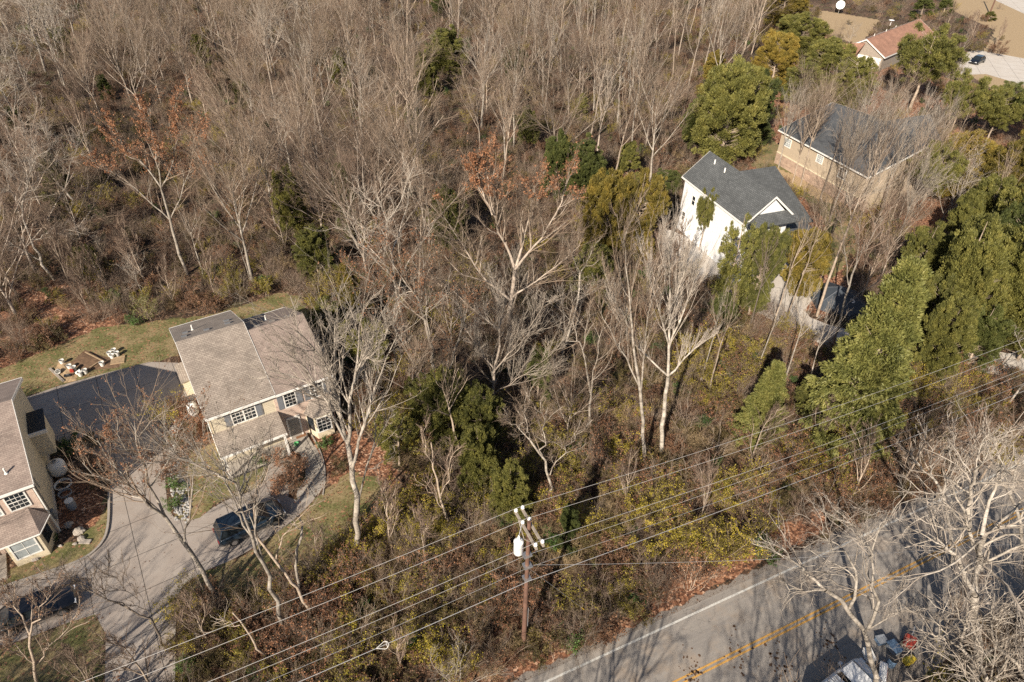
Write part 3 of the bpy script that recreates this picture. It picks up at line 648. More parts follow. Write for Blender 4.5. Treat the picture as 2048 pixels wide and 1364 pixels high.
dp = MB(); dp.bar((-.24, 1.1, 5.0), (-.24, 1.1, .6), .05); dp.bar((-.24, 1.1, 5.0), (-.24, 1.7, 5.1), .04); dp.bar((-.24, 1.7, 5.1), (-.24, 1.9, 3.4), .04); dp.box(-.27, .9, .9, -.1, 1.3, 1.7); dp.build('power_meter', M['shutter'], h)
d = MB().box(-4.9, .30, .1, -4.0, .377, 2.2).build('door', M['door'], h); MB().box(-4.15, .24, 1.1, -4.08, .298, 1.2).build('handle', M['steel'], d)
MB().box(-5.4, -2.0, 0, -3.65, .29, .12).build('front_step', M['walk'], h)

# ------------------------------------------------------------------ white board and batten house
H3 = (20.62, 79.07); A3 = math.radians(-70)
h = thing('house', 'white board and batten house with slate grey roofs and columned porch', 'house', (H3[0], H3[1], 0), A3)
ez, rz_ = 7.0, 9.8
gable_walls('wall', M['siding_white'], h, .3, 12.5, .3, 6.3, ez-.2, rz_-.25)
gable_roof(M['shingle_grey'], h, 0, 13.1, 0, 6.6, ez, rz_)
add_window(h, 2.5, 4.4, .6, 1.1, .3, shutters=False, cols=1, rows=2); add_window(h, 6.2, 3.6, .6, 1.0, .3, shutters=False, cols=1, rows=2); add_window(h, 1.0, 1.6, .6, 1.1, .3, shutters=False, cols=1, rows=2); add_window(h, 9.5, 1.8, 1.2, 1.2, .3, shutters=False, cols=2, rows=2)
for x, y in ((2.3, 2.6), (4.6, 2.5)):
    z = roof_z(y, 0, 6.6, ez, rz_); MB().cyl((x, y, z-.05), (x, y, z+.5), .09, k=8).build('vent_pipe', M['trim'], h)
# pent roof band and small gabled bay on the end wall
MB().slab([(14.0, -.1, 6.75), (14.0, 6.7, 6.75), (12.503, 6.7, 7.55), (12.503, -.1, 7.55)], .14).build('pent_roof', M['shingle_grey'], h)
bw = MB(); bw.prism([(12.504, .4, 0), (12.504, 4.2, 0), (12.504, 4.2, 4.9), (12.504, 2.3, 6.1), (12.504, .4, 4.9)], (2.0, 0, 0)); bw.build('gable_bay', M['siding_white'], h)
rr_ = MB(); rr_.slab([(12.506, .1, 4.8), (14.8, .1, 4.8), (14.8, 2.3, 6.22), (12.506, 2.3, 6.22)], .12); rr_.slab([(12.506, 2.3, 6.221), (14.8, 2.3, 6.221), (14.8, 4.5, 4.8), (12.506, 4.5, 4.8)], .12); rr_.build('bay_roof', M['shingle_grey'], h)
add_window(h, 1.8, 2.6, 1.0, 1.6, 14.508, shutters=False, cols=2, rows=3, nrm_='x')
# garage wing, ridge across
wg = MB(); wg.prism([(-1.5, 6.7, 0), (8.2, 6.7, 0), (8.2, 6.7, 2.9), (-.8, 6.7, 5.8), (-1.5, 6.7, 5.2)], (0, 6.9, 0)); wg.build('garage_wall', M['siding_white'], h)
wr = MB(); wr.slab([(8.8, 6.4, 2.95), (8.8, 13.9, 2.95), (-.8, 14.5, 6.1), (-.8, 6.4, 6.1)], .16); wr.slab([(-.8, 6.4, 6.101), (-.8, 14.5, 6.101), (-2.2, 14.5, 5.2), (-2.2, 6.4, 5.2)], .16); wr.build('garage_roof', M['shingle_grey'], h)
wr = MB(); wr.slab([(11.4, 6.9, 2.5), (11.4, 13.0, 2.5), (8.805, 13.0, 2.93), (8.805, 6.9, 2.93)], .14); wr.build('porch_roof', M['shingle_dark'], h)
for y in (7.2, 10.0, 12.8): p = MB(); p.box(11.05, y-.15, 0, 11.35, y+.15, 2.36); p.box(10.98, y-.22, 0, 11.42, y+.22, .3); p.build('column', M['trim'], h)
MB().box(8.2, 6.7, 0, 11.5, 13.2, .14).build('porch_floor', M['walk'], h)
add_window(h, 7.8, .9, 1.6, 1.4, 8.2, shutters=False, cols=3, rows=3, nrm_='x')
d = MB().box(8.202, 10.6, .16, 8.26, 11.6, 2.3).build('door', M['door'], h); MB().box(8.262, 11.4, 1.1, 8.3, 11.47, 1.2).build('handle', M['steel'], d)

# ------------------------------------------------------------------ dark roofed house behind the bare trees
def two_wing(name, label, o, ang, mat, wallm, wings):
    h = thing(name, label, 'house', (o[0], o[1], 0), ang)
    for i, (x0, x1, y0, y1, e, r, ax) in enumerate(wings):
        sub = h
        if ax == 'x':
            gable_walls('wall', wallm, sub, x0+.4, x1-.4, y0+.4, y1-.4, e-.2, r-.3); gable_roof(mat, sub, x0, x1, y0, y1, e, r, trim=True)
        else:
            mb = MB(); xm = (x0+x1)/2; mb.prism([(x0+.4, y0+.4, 0), (x1-.4, y0+.4, 0), (x1-.4, y0+.4, e-.2), (xm, y0+.4, r-.3), (x0+.4, y0+.4, e-.2)], (0, y1-y0-.8, 0)); mb.build('wall', wallm, sub)
            mb = MB(); mb.slab([(x0, y1, e), (x0, y0, e), (xm, y0, r), (xm, y1, r)], .16); mb.slab([(xm, y1, r+.001), (xm, y0, r+.001), (x1, y0, e), (x1, y1, e)], .16); mb.build('roof', mat, sub)
    return h
M['tan_siding'] = courses('tan_siding', (.44, .36, .27), (.42, .345, .26), (.42, .34, .25), 50, .2, .01, .6, var=.06)
M['stone_veneer'] = courses('stone_veneer', (.46, .33, .25), (.32, .22, .17), (.42, .34, .27), .4, .2, .015, .9, var=.3)
H4 = G(1572, 338)
h = two_wing('house', 'dark grey roofed house with tan wall over a stone base behind bare trees', (H4[0], H4[1]), math.radians(-68), M['shingle_dark'], M['tan_siding'],
             [(-3, 15, -.5, 17.5, 5.1, 8.2, 'x'), (1.5, 9.5, 9.5, 19, 4.7, 8.0, 'y')])
mb = MB().box(-2.6, -.16, 0, 14.6, -.103, 1.7).build('stone_base', M['stone_veneer'], h)
mb = MB().box(-2.6, -.2, 1.703, 14.6, -.103, 1.85).build('belt_trim', M['cream_trim'], h)
add_window(h, -1.6, 3.2, 1.3, 1.1, -.1, shutters=False, glass='curtain'); add_window(h, 5.3, 3.4, 1.1, 1.0, -.1, shutters=False, glass='curtain'); add_window(h, 9.8, 3.0, 1.2, 1.3, -.1, shutters=False)
# ------------------------------------------------------------------ rust roofed house near the top
h = two_wing('house', 'long low house with rust brown shingle roof and pale board gable, near the far lawn', (76.56, 149.24), math.radians(44), M['shingle_red'], M['grey_wood'],
             [(0, 28, 0, 9.5, 2.9, 5.6, 'x')])
vents(h, (0, 9.5, 2.9, 5.6), [('pipe', 13, 6.0), ('box', 16, 5.6), ('pipe', 18, 6.0), ('pipe', 8, 6.4)])
mb = MB(); mb.slab([(-3.5, 4.8, 3.0), (-.04, 4.8, 4.9), (-.04, 13.4, 2.9), (-3.5, 13.4, 2.2)], .15); mb.build('lean_roof', M['shingle_red'], h)
mb = MB(); 
for i in range(11): mb.box(.36-.002*(i % 2), .7+i*.72, .2, .398-.004*(i % 2), .7+i*.72+.66, 2.4)
mb.build('gable_boards', M['trim'], h)
dish = MB(); dish.lathe([(0, 0), (.35, .05), (.6, .16), (.62, .17)], (20.5, 8.2, 5.6), 18); dish.bar((20.5, 8.2, 4.6), (20.5, 8.2, 5.62), .07); dish.build('satellite_dish', M['white_paint'], h)
# ------------------------------------------------------------------ utility pole and its lines
M['pole'] = simple('creosote_pole', (.13, .07, .05), .85, var=.35, scale=2.5)
M['ceramic'] = simple('porcelain', (.85, .85, .83), .2)
M['wire'] = simple('aluminium_wire', (.50, .48, .46), .5, .3)
M['cable'] = simple('grey_cable', (.30, .30, .31), .6)
PB = G(1047, 1290); PT = 12.5; WN = (RN[0], RN[1])
up_ = thing('utility_pole', 'reddish wooden utility pole with twin crossarms and a white transformer', 'utility pole', (PB[0], PB[1], 0), math.atan2(RD[1], RD[0]))
# local x runs along the line, local y towards the woods
MB().cyl((0, 0, 0), (0, 0, PT), .16, .105, 14).build('pole', M['pole'], up_)
ARM = []
for dx, z in ((-.2, PT-.55), (.2, PT-.5)):
    arm = MB().box(dx-.06, -1.35, z-.07, dx+.06, 1.35, z+.07).build('crossarm', M['grey_wood'], up_)
    for y in (-1.2, .35, 1.2):
        ins = MB(); ins.lathe([(.03, 0), (.035, .08), (.10, .10), (.11, .14), (.05, .17), (.085, .2), (.09, .24), (.05, .27), (.0, .29)], (dx, y, z+.07), 12); ins.build('insulator', M['ceramic'], arm, smooth=True)
br_ = MB(); br_.bar((-.27, 0, PT-1.3), (-.27, .75, PT-.62), .04); br_.bar((-.27, 0, PT-1.3), (-.27, -.75, PT-.62), .04); br_.build('brace', M['grey_wood'], up_)
tf = MB(); tf.lathe([(0, 0), (.24, .0), (.27, .05), (.27, .95), (.28, .97), (.28, 1.02), (.2, 1.1), (0, 1.14)], (-.52, .12, PT-2.55), 18); t_ = tf.build('transformer', M['white_paint'], up_, smooth=True)
bs = MB(); bs.lathe([(.05, 0), (.08, .06), (.05, .1), (.08, .16), (.05, .2), (.07, .26), (.03, .4), (.0, .42)], (-.52, .12, PT-1.43), 10); bs.build('bushing', M['ceramic'], t_)
ld = MB(); ld.bar((-.52, .12, PT-1.05), (-.22, .35, PT-.3), .03); ld.build('lead', M['cable'], t_)
hw = MB(); hw.box(-.3, -.2, PT-2.9, .2, .2, PT-2.8); hw.box(-.24, -.24, PT-3.9, .24, .2, PT-3.8); hw.box(-.22, -.26, PT-5.1, .22, .2, PT-5.0); hw.build('bracket', M['steel'], up_)
cp = MB(); cp.box(.18, -.06, 2.2, .2, .06, 4.2); cp.bar((.16, .05, .1), (.14, .05, PT-2.8), .03); cp.build('ground_wire', M['cable'], up_)
def pole_pt(x, y, z): return Vector((PB[0]+RD[0]*x+RN[0]*y, PB[1]+RD[1]*x+RN[1]*y, z))
def wire(name, label, a, b, sag, r, mat, group=None, n=48, cat='power line'):
    P = np.array([[*(Vector(a).lerp(Vector(b), t))] for t in np.linspace(0, 1, n)]); tt = np.linspace(0, 1, n); P[:, 2] -= sag*4*tt*(1-tt)
    v, q = tube_np(P[None], np.full((1, n), r), 6); return tag(link(name, mesh_np(name, v, q, smooth=True), M[mat]), label, cat, group)
FAR = {}
def span(y, z, tag_, lab, r, mat, sagR=1.6, sagL=1.3, cat='power line', zR=0, yR=0):
    p = pole_pt(0, y, z); e = pole_pt(72, y+yR, z+zR); s_ = pole_pt(-62, y, z-.2)
    wire(tag_, lab+' running from the pole towards the road bend', p, e, sagR, r, mat, cat=cat); wire(tag_, lab+' running from the pole over the driveway', p, s_, sagL, r, mat, cat=cat)
span(1.2, PT-.15, 'power_line', 'woodside bare wire of the crossarm', .011, 'wire')
span(.35, PT-.15, 'power_line', 'middle bare wire of the crossarm', .011, 'wire')
span(-1.2, PT-.15, 'power_line', 'roadside bare wire of the crossarm', .011, 'wire')
span(-.05, PT-2.8, 'power_line', 'neutral wire just below the transformer', .010, 'wire', sagR=1.5)
span(-.2, PT-3.8, 'cable', 'thin grey cable under the neutral wire', .009, 'cable', sagR=1.6, cat='cable')
span(-.26, PT-5.05, 'cable', 'thick lowest grey telephone cable', .019, 'cable', sagR=1.3, sagL=1.1, cat='cable')
e_ = G(1530, 1152, 1.0)
wire('guy_wire', 'slack thin wire crossing from the pole to the road verge', pole_pt(.1, 0, PT-3.9), pole_pt(30, -10, 6.5), .5, .008, 'cable', cat='guy wire')
gy = thing('guy_wire', 'anchored guy wire with yellow plastic guard in the brush beside the road', 'guy wire', (0, 0, 0))
ga, gb = pole_pt(.1, 0, PT-4.2), Vector(G(1186, 1232)); v, q = tube_np(np.array([[[*ga], [*(ga.lerp(gb, .5))], [*gb]]]), np.full((1, 3), .007), 5); link('strand', mesh_np('strand', v, q), M['cable'], gy)
M['yellow_plastic'] = simple('yellow_plastic', (.75, .50, .03), .4); MB().cyl(gb.lerp(ga, .02), gb.lerp(ga, .2), .035, k=8).build('guard', M['yellow_plastic'], gy)
# snowshoe loop on the telephone cable
P0_, P1_ = pole_pt(0, -.26, PT-5.05), pole_pt(-62, -.26, PT-5.25)
def on_cable(t): p = P0_.lerp(P1_, t); p.z -= 1.1*4*t*(1-t); return p
best = min(np.linspace(.02, .4, 200), key=lambda t_: abs(prj(on_cable(t_))[0]-766)); c0 = on_cable(best); dr_ = (on_cable(best-.01)-c0).normalized()
pts = []
for k in range(25):
    a = -2.2+k*4.4/24; pts.append(c0+dr_*(.12+.19*math.cos(a))+Vector((0, 0, -.05))+Vector((RN[0], RN[1], .35)).normalized()*(.19*math.sin(a)))
tip = c0-dr_*.38; pts = [tip]+pts+[tip]
v, q = tube_np(np.array([[list(p) for p in pts]]), np.full((1, len(pts)), .016), 6); ss = thing('cable_storage_loop', 'pale teardrop shaped cable storage loop hung on the lowest telephone cable', 'cable loop', (0, 0, 0)); link('rim', mesh_np('rim', v, q), M['trim'], ss)
MB().bar(pts[7], pts[19], .025).bar(tip, c0+dr_*.3, .02).build('crossbar', M['trim'], ss)

# ------------------------------------------------------------------ vehicles
M['tyre'] = simple('tyre_rubber', (.02, .02, .02), .8); M['rim_alloy'] = simple('alloy_rim', (.45, .45, .46), .3, .9)
M['tail_red'] = simple('tail_lamp_red', (.55, .02, .02), .2); M['headlamp'] = simple('headlamp_glass', (.7, .72, .75), .1)
def paint(name, col, metal=.3):
    m, t, b = nm(name); b.inputs['Base Color'].default_value = (*col, 1); b.inputs['Roughness'].default_value = .28; b.inputs['Metallic'].default_value = metal
    b.inputs['Coat Weight'].default_value = .8; b.inputs['Coat Roughness'].default_value = .05; return m
M['paint_blue'] = paint('paint_dark_blue', (.02, .035, .055)); M['paint_black'] = paint('paint_black', (.012, .013, .018)); M['paint_silver'] = paint('paint_silver', (.32, .34, .36)); M['paint_white'] = paint('paint_white', (.78, .79, .80), 0)
def vehicle(name, label, cat, loc, rz, col, L=4.8, Wd=1.88, Hh=1.65, style='suv', roofm=None):
    root = thing(name, label, cat, loc, rz)
    hw = Wd/2; bz = .28; belt = .62*Hh
    if style == 'suv': st = [(-.5, .55, .60), (-.485, .42, .86), (-.44, .34, .95), (-.2, .32, 1.0), (.12, .32, 1.0), (.25, .32, .98), (.40, .33, .90), (.475, .36, .78), (.5, .5, .62)]
    else: st = [(-.5, .5, .62), (-.47, .38, .9), (-.4, .34, 1.0), (-.2, .32, 1.02), (.12, .32, 1.0), (.25, .32, .97), (.40, .33, .86), (.475, .36, .74), (.5, .5, .6)]
    mb = MB(); rings = []
    for x, lo, hi in st:
        e = min(1, .80+.2*min(1, (0.5-abs(x))*8)); y = hw*e; z0 = bz*lo/.32*.9; z1 = belt*hi
        rings.append([(x*L, -y*.92, z0), (x*L, -y, z0+(z1-z0)*.45), (x*L, -y*.96, z1-.07), (x*L, -y*.84, z1), (x*L, y*.84, z1), (x*L, y*.96, z1-.07), (x*L, y, z0+(z1-z0)*.45), (x*L, y*.92, z0)])
    for a, b in zip(rings[:-1], rings[1:]):
        for k in range(8): mb.poly([a[k], b[k], b[(k+1) % 8], a[(k+1) % 8]])
    mb.poly(rings[0]); mb.poly(rings[-1][::-1]); body = mb.build('body', M[col], root, smooth=True)
    # cabin: dark glass with painted roof and pillars
    c0, c1, c2, c3 = (-.47, -.40, .08, .27) if style == 'suv' else ((-.40, -.24, .08, .28) if style == 'sedan' else (.02, .05, .24, .36))
    bw_, tw = hw*.86, hw*.70; zb, zt = belt-.03, Hh-.04
    B = [(c0*L, -bw_, zb), (c3*L, -bw_, zb), (c3*L, bw_, zb), (c0*L, bw_, zb)]; T = [(c1*L, -tw, zt), (c2*L, -tw, zt), (c2*L, tw, zt), (c1*L, tw, zt)]
    g = MB()
    for k in range(4): j = (k+1) % 4; g.poly([B[k], B[j], T[j], T[k]])
    g.poly(T); g.build('cabin_glass', M['glass'], root)
    r = MB(); x0, x1 = c1*L-.05, c2*L+.05; r.prism([(x0, -tw-.03, zt), (x1, -tw-.02, zt), (x1+.02, 0, zt), (x1, tw+.02, zt), (x0, tw+.03, zt)], (0, 0, .05)); r.build('roof', M[roofm or col], root, bevel=.02)
    for k in range(4): MB().bar(B[k], T[k], .10, .06).build('pillar', M[col], root)
    if style != 'truck':
        for f_ in (.45,):
            for s in (-1, 1):
                xa = (c0+(c3-c0)*f_)*L; xb = (c1+(c2-c1)*f_)*L; MB().bar((xa, s*bw_*1.01, zb), (xb, s*tw*1.02, zt), .09, .04).build('pillar', M[col], root)
    for x in (-.30*L, .31*L):
        for s in (-1, 1):
            wh = thing_part('wheel', root); wh.location = (x, s*(hw-.1), .34)
            MB().cyl((0, -.11, 0), (0, .11, 0), .34, k=20).build('tyre', M['tyre'], wh); MB().cyl((0, -.118, 0), (0, .118, 0), .21, k=12).build('rim', M['rim_alloy'], wh)
    for s in (-1, 1):
        MB().box(-.5*L-.012+.03, s*hw*.62-.16, belt*.62, -.5*L+.14, s*hw*.62+.16, belt*.80).build('tail_light', M['tail_red'], root)
        MB().box(.5*L-.14, s*hw*.60-.17, belt*.56, .5*L-.01, s*hw*.60+.17, belt*.70).build('headlight', M['headlamp'], root)
        MB().box(.16*L, s*(hw+.1)-.09, belt-.02, .20*L, s*(hw+.1)+.09, belt+.13).build('mirror', M[col], root)
    MB().box(-.5*L-.01, -.3, .42, -.5*L+.06, .3, .55).build('number_plate', M['trim'], root)
    if style == 'suv':
        for s in (-1, 1): MB().bar((x0+.2, s*tw*.9, zt+.09), (x1-.3, s*tw*.9, zt+.09), .03).build('roof_rail', M['steel'], root)
    return root
def thing_part(name, parent):
    o = bpy.data.objects.new(name, None); COL.objects.link(o); o.parent = parent; return o
def heading(p, q): return math.atan2(q[1]-p[1], q[0]-p[0])
a_, b_ = G(450, 1080), G(555, 1030); vehicle('parked_car', 'dark blue estate car with red tail lamp, parked below the brown roofed house', 'car', ((a_[0]+b_[0])/2, (a_[1]+b_[1])/2, .01), heading(a_, b_), 'paint_blue', 4.9, 1.9, 1.7)
a_, b_ = G(30, 1248), G(125, 1210); vehicle('parked_car', 'black car veiled by bare twigs on the side drive near the lower lawn', 'car', ((a_[0]+b_[0])/2, (a_[1]+b_[1])/2, .01), heading(a_, b_), 'paint_black', 4.7, 1.85, 1.45, 'sedan')
a_, b_ = G(1938, 132), G(1968, 120); vehicle('parked_car', 'small black car on the far pale driveway by the rust roofed house', 'car', ((a_[0]+b_[0])/2, (a_[1]+b_[1])/2, .01), heading(b_, a_), 'paint_black', 4.8, 1.85, 1.5, 'sedan')
g = G(1545, 528); vehicle('parked_car', 'black car with red tail lamps nosed up to the porch of the white house', 'car', (g[0], g[1], .01), math.radians(75), 'paint_black', 4.6, 1.85, 1.5, 'sedan')
# white pickup with a camper shell cut by the bottom edge
g = G(1690, 1390); tr_ = vehicle('pickup_truck', 'white pickup with ribbed white bed cover, parked among junk at the bottom edge', 'pickup truck', (g[0]-.4, g[1]-.1, .02), heading(G(1640, 1400), G(1730, 1330)) , 'paint_white', 5.4, 2.0, 1.75, 'truck')
cs_ = MB(); cs_.prism([(-2.6, -.86, .95), (-2.6, .86, .95), (-2.5, .74, 1.62), (-2.5, -.74, 1.62)], (2.45, 0, 0)); cs_.build('bed_cover', M['paint_white'], tr_, bevel=.04)
rb = MB()
for k in range(8): rb.box(-2.45+k*.3, -.72, 1.64, -2.41+k*.3, .72, 1.655)
rb.build('cover_rib', M['steel'], tr_)

# ------------------------------------------------------------------ yard objects
M['bucket'] = simple('bucket_plastic', (.66, .65, .62), .5, var=.12); M['red_plastic'] = simple('red_plastic', (.40, .06, .04), .5, var=.25); M['dark_fabric'] = simple('dark_tarp', (.045, .055, .07), .65, var=.15, scale=2)
M['sawdust'] = simple('pale_soil', (.34, .24, .14), .95, var=.35, scale=6); M['soil'] = simple('garden_soil', (.14, .085, .05), .95, var=.4, scale=6); M['stone'] = simple('boulder', (.34, .30, .26), .9, var=.3, scale=4)
M['blue_plastic'] = simple('blue_grey_plastic', (.10, .16, .25), .4); M['green_plastic'] = simple('green_plastic', (.10, .42, .16), .5); M['yellow_paint'] = simple('yellow_paint', (.55, .42, .05), .5, var=.2); M['grey_plastic'] = simple('grey_plastic', (.25, .27, .30), .5)
def heap(name, label, poly, hgt, mat, cat, seed=0):
    rng = np.random.default_rng(seed); bm = bmesh.new(); vs = [bm.verts.new((x, y, .006)) for x, y in poly]; f = bm.faces.new(vs); bmesh.ops.triangulate(bm, faces=[f]); bmesh.ops.subdivide_edges(bm, edges=bm.edges[:], cuts=6, use_grid_fill=True)
    pa = np.array(poly)
    for v in bm.verts:
        d = min(np.linalg.norm(np.cross(pa[(i+1) % len(pa)]-pa[i], np.array([v.co.x, v.co.y])-pa[i]))/np.linalg.norm(pa[(i+1) % len(pa)]-pa[i]) for i in range(len(pa)))
        v.co.z += hgt*min(1, d*1.6)*(.55+.6*rng.uniform())
    bm.normal_update()
    for f in bm.faces:
        if f.normal.z < 0: f.normal_flip()
    me = bpy.data.meshes.new(name); bm.to_mesh(me); bm.free(); return tag(link(name, me, mat), label, cat)
heap('soil_bed', 'brown soil bed framed by boards between the buckets and the pallet', gp([(138, 728), (170, 700), (205, 712), (245, 720), (238, 735), (170, 742)]), .1, M['soil'], 'soil bed', 1)
heap('sand_pile', 'pale sawdust heap under the cluster of white buckets', gp([(108, 742), (118, 722), (140, 722), (158, 745), (152, 762), (128, 766)]), .16, M['sawdust'], 'sand pile', 2)
def bucket(loc, label, tilt=None):
    r = thing('bucket', label, 'bucket', loc, 0, 'white plastic buckets by the driveway pad')
    b = MB(); b.lathe([(0, .005), (.14, .0), (.155, .06), (.185, .38), (.20, .38), (.20, .41), (.18, .41), (.15, .03), (0, .03)], k=16); b.build('tub', M['bucket'], r)
    hd = MB()
    for k in range(8):
        a0, a1 = math.pi*k/8, math.pi*(k+1)/8; hd.bar((.2*math.cos(a0), .03, .38+.12*math.sin(a0)-.1), (.2*math.cos(a1), .03, .38+.12*math.sin(a1)-.1), .012)
    hd.build('handle', M['steel'], r)
    r.scale = (1.15, 1.15, 1.15)
    if tilt: r.rotation_euler = tilt; r.location.z += .18*1.15
    return r
BK = [((126, 728), 'white bucket standing alone at the far left of the sawdust heap', None), ((119, 744), 'white bucket leaning at the left foot of the sawdust heap', (1.25, 0, .4)), ((141, 738), 'white bucket at the back of the sawdust heap beside the soil', None),
      ((150, 741), 'white bucket touching the red jug on the sawdust heap', None), ((154, 751), 'tipped white bucket below the red jug', (1.3, 0, 2.2)), ((162, 752), 'upright white bucket third from the pallet along the pad edge', None),
      ((172, 747), 'upright white bucket second from the pallet along the pad edge', None), ((206, 732), 'lone white bucket in front of the board framed soil bed', None), ((221, 712), 'white bucket in the group behind the pallet, on its left', None),
      ((230, 706), 'white bucket topmost in the group behind the pallet', None), ((236, 712), 'white bucket in the group behind the pallet, on its right', None), ((226, 717), 'white bucket at the front of the group, against the pallet', None)]
for px, lab, tl in BK: g = G(*px); bucket((g[0], g[1], .02), lab, tl)
g = G(146, 746); jug = thing('jug', 'red fuel jug among the white buckets', 'jug', (g[0], g[1], .12), .5); MB().box(-.16, -.11, 0, .16, .11, .34).build('tank', M['red_plastic'], jug, bevel=.03); MB().cyl((.09, 0, .33), (.09, 0, .42), .04, k=10).build('spout', M['black'], jug); MB().bar((-.12, 0, .38), (.03, 0, .38), .035).build('handle', M['red_plastic'], jug)
g = G(137, 754); tb = thing('toolbox', 'black toolbox lying on the sawdust heap', 'toolbox', (g[0], g[1], .1), .3); MB().box(-.3, -.13, 0, .3, .13, .2).build('case', M['black'], tb, bevel=.02); MB().bar((-.12, 0, .22), (.12, 0, .22), .03).build('handle', M['steel'], tb)
def plank(a, b, label, w_=.14, h_=.06, z=.1, mat='wood'):
    p, q = G(*a), G(*b); p[2] = q[2] = z; o = MB().bar(tuple(p), tuple(q), w_, h_).build('timber_plank', M[mat]); return tag(o, label, 'plank')
plank((100, 738), (128, 764), 'weathered board along the left side of the sawdust heap', .2, .12, .08, 'grey_wood'); plank((172, 708), (208, 726), 'long pale board lying across the soil bed', .1, .05, .25); plank((172, 744), (200, 726), 'short board lying in front of the soil bed', .1, .05, .2)
g = G(236, 722); pl = thing('pallet', 'wooden pallet lying near the lawn end of the pad', 'pallet', (g[0], g[1], .01), math.radians(20))
for k in range(6): MB().box(-.6, -.5+k*.19, .1, .6, -.5+k*.19+.11, .125).build('slat', M['wood'], pl)
for y in (-.5, -.02, .46): MB().box(-.6+.0, y, .0, .6, y+.06, .098).build('bearer', M['wood'], pl)
def tank(px, label, r=.45, hh=1.25, mat='white_paint', z=0):
    g = G(*px); t0 = thing('propane_cylinder', label, 'propane cylinder', (g[0], g[1], z)); MB().lathe([(0, .12), (.5*r, .13), (.9*r, .25), (r, .4), (r, hh-.25), (.9*r, hh-.1), (.5*r, hh), (0, hh+.02)], k=20).build('tank', M[mat], t0, smooth=True)
    MB().lathe([(.28*r, 0), (.28*r, .16), (.24*r, .16), (.24*r, 0)], (0, 0, hh), 14).build('valve_collar', M['steel'], t0); MB().lathe([(.6*r, 0), (.6*r, .18)], k=16).build('foot_ring', M['steel'], t0)
tank((390, 830), 'white upright propane cylinder against the driveway side of the brown roofed house', .42, 1.4)
tank((122, 948), 'squat pale propane cylinder beside the cream gable wall', .62, 1.35, 'trim')
for px, R_, lab in (((128, 972), .55, 'white coiled garden hose ring beside the cream gable wall'), ((132, 990), .42, 'smaller grey hose coil in the flower bed below the other coil')):
    g = G(*px); an = np.linspace(0, 2*np.pi*3, 70); P = np.stack([g[0]+R_*np.cos(an)*(1+.03*an/6), g[1]+R_*np.sin(an)*(1+.03*an/6), .08+an*.012], 1); v, q = tube_np(P[None], np.full((1, 70), .028), 6); tag(link('hose_coil', mesh_np('hose_coil', v, q, smooth=True), M['trim'] if R_ > .5 else M['grey_plastic']), lab, 'hose')
g = G(146, 1016); bn = thing('water_barrel', 'dark round barrel with pale lid in the flower bed', 'barrel', (g[0], g[1], 0)); MB().lathe([(0, .0), (.28, 0), (.33, .4), (.28, .85)], k=16).build('drum', M['grey_plastic'], bn); MB().lathe([(.3, 0), (.3, .05), (0, .08)], (0, 0, .85), 16).build('lid', M['trim'], bn)
def boulder(px, s, label, seed):
    bm = bmesh.new(); bmesh.ops.create_icosphere(bm, subdivisions=3, radius=1); rr = np.random.default_rng(seed); ph = rr.uniform(0, 6, 6)
    for v in bm.verts:
        c = v.co; k = 1+.18*math.sin(3*c.x+ph[0])+.15*math.sin(4*c.y+ph[1])*math.cos(3*c.z+ph[2])+.08*math.sin(9*c.x+ph[3]+7*c.y); v.co = Vector((c.x*k*s, c.y*k*s*.8, max(-.15, c.z*k*s*.6)))
    for f in bm.faces: f.smooth = rr.uniform() < .5
    me = bpy.data.meshes.new('boulder'); bm.to_mesh(me); bm.free(); g = G(*px); tag(link('boulder', me, M['stone'], loc=(g[0], g[1], s*.2)), label, 'boulder')
boulder((161, 1063), .42, 'tan boulder with flat top in the flower bed, largest of its row', 1); boulder((163, 1078), .3, 'rounded tan stone just below the largest boulder', 2); boulder((137, 1050), .34, 'grey boulder nearest the downpipe of the cream house', 3)
boulder((150, 1088), .16, 'small pale stone at the lawn edge of the flower bed', 4); boulder((120, 1092), .16, 'small stone between the clipped shrubs and the lawn', 5); boulder((72, 1118), .3, 'reddish stone at the end of the flower bed near the path', 6)
g = G(171, 1084); tag(MB().box(-.42, -.2, 0, .42, .2, .1).build('stone_slab', M['stone'], None, bevel=.03, loc=(g[0], g[1], .004)), 'flat grey stone slab lying on the lawn below the boulders', 'stone slab')
g = G(602, 873); tag(MB().box(-.42, -.27, 0, .42, .27, .02).build('doormat', simple('coir_mat', (.20, .10, .05), .95, var=.2), None, loc=(g[0], g[1], .145)), 'brown doormat at the head of the curved front walk', 'doormat').rotation_euler = (0, 0, HA)
g = G(594, 891); tag(MB().lathe([(0, 0), (.16, 0), (.2, .3), (.17, .3), (.15, .05), (0, .05)]).build('planter', M['green_plastic'], None, loc=(g[0], g[1], .0)), 'bright green planter beside the doormat', 'planter')
g = G(38, 1106); tag(MB().lathe([(0, 0), (.14, 0), (.17, .25), (.14, .25), (.12, .05), (0, .05)]).build('flower_pot', M['blue_plastic'], None, loc=(g[0], g[1], .0)), 'blue pot at the corner of the front path by the shrubs', 'flower pot')
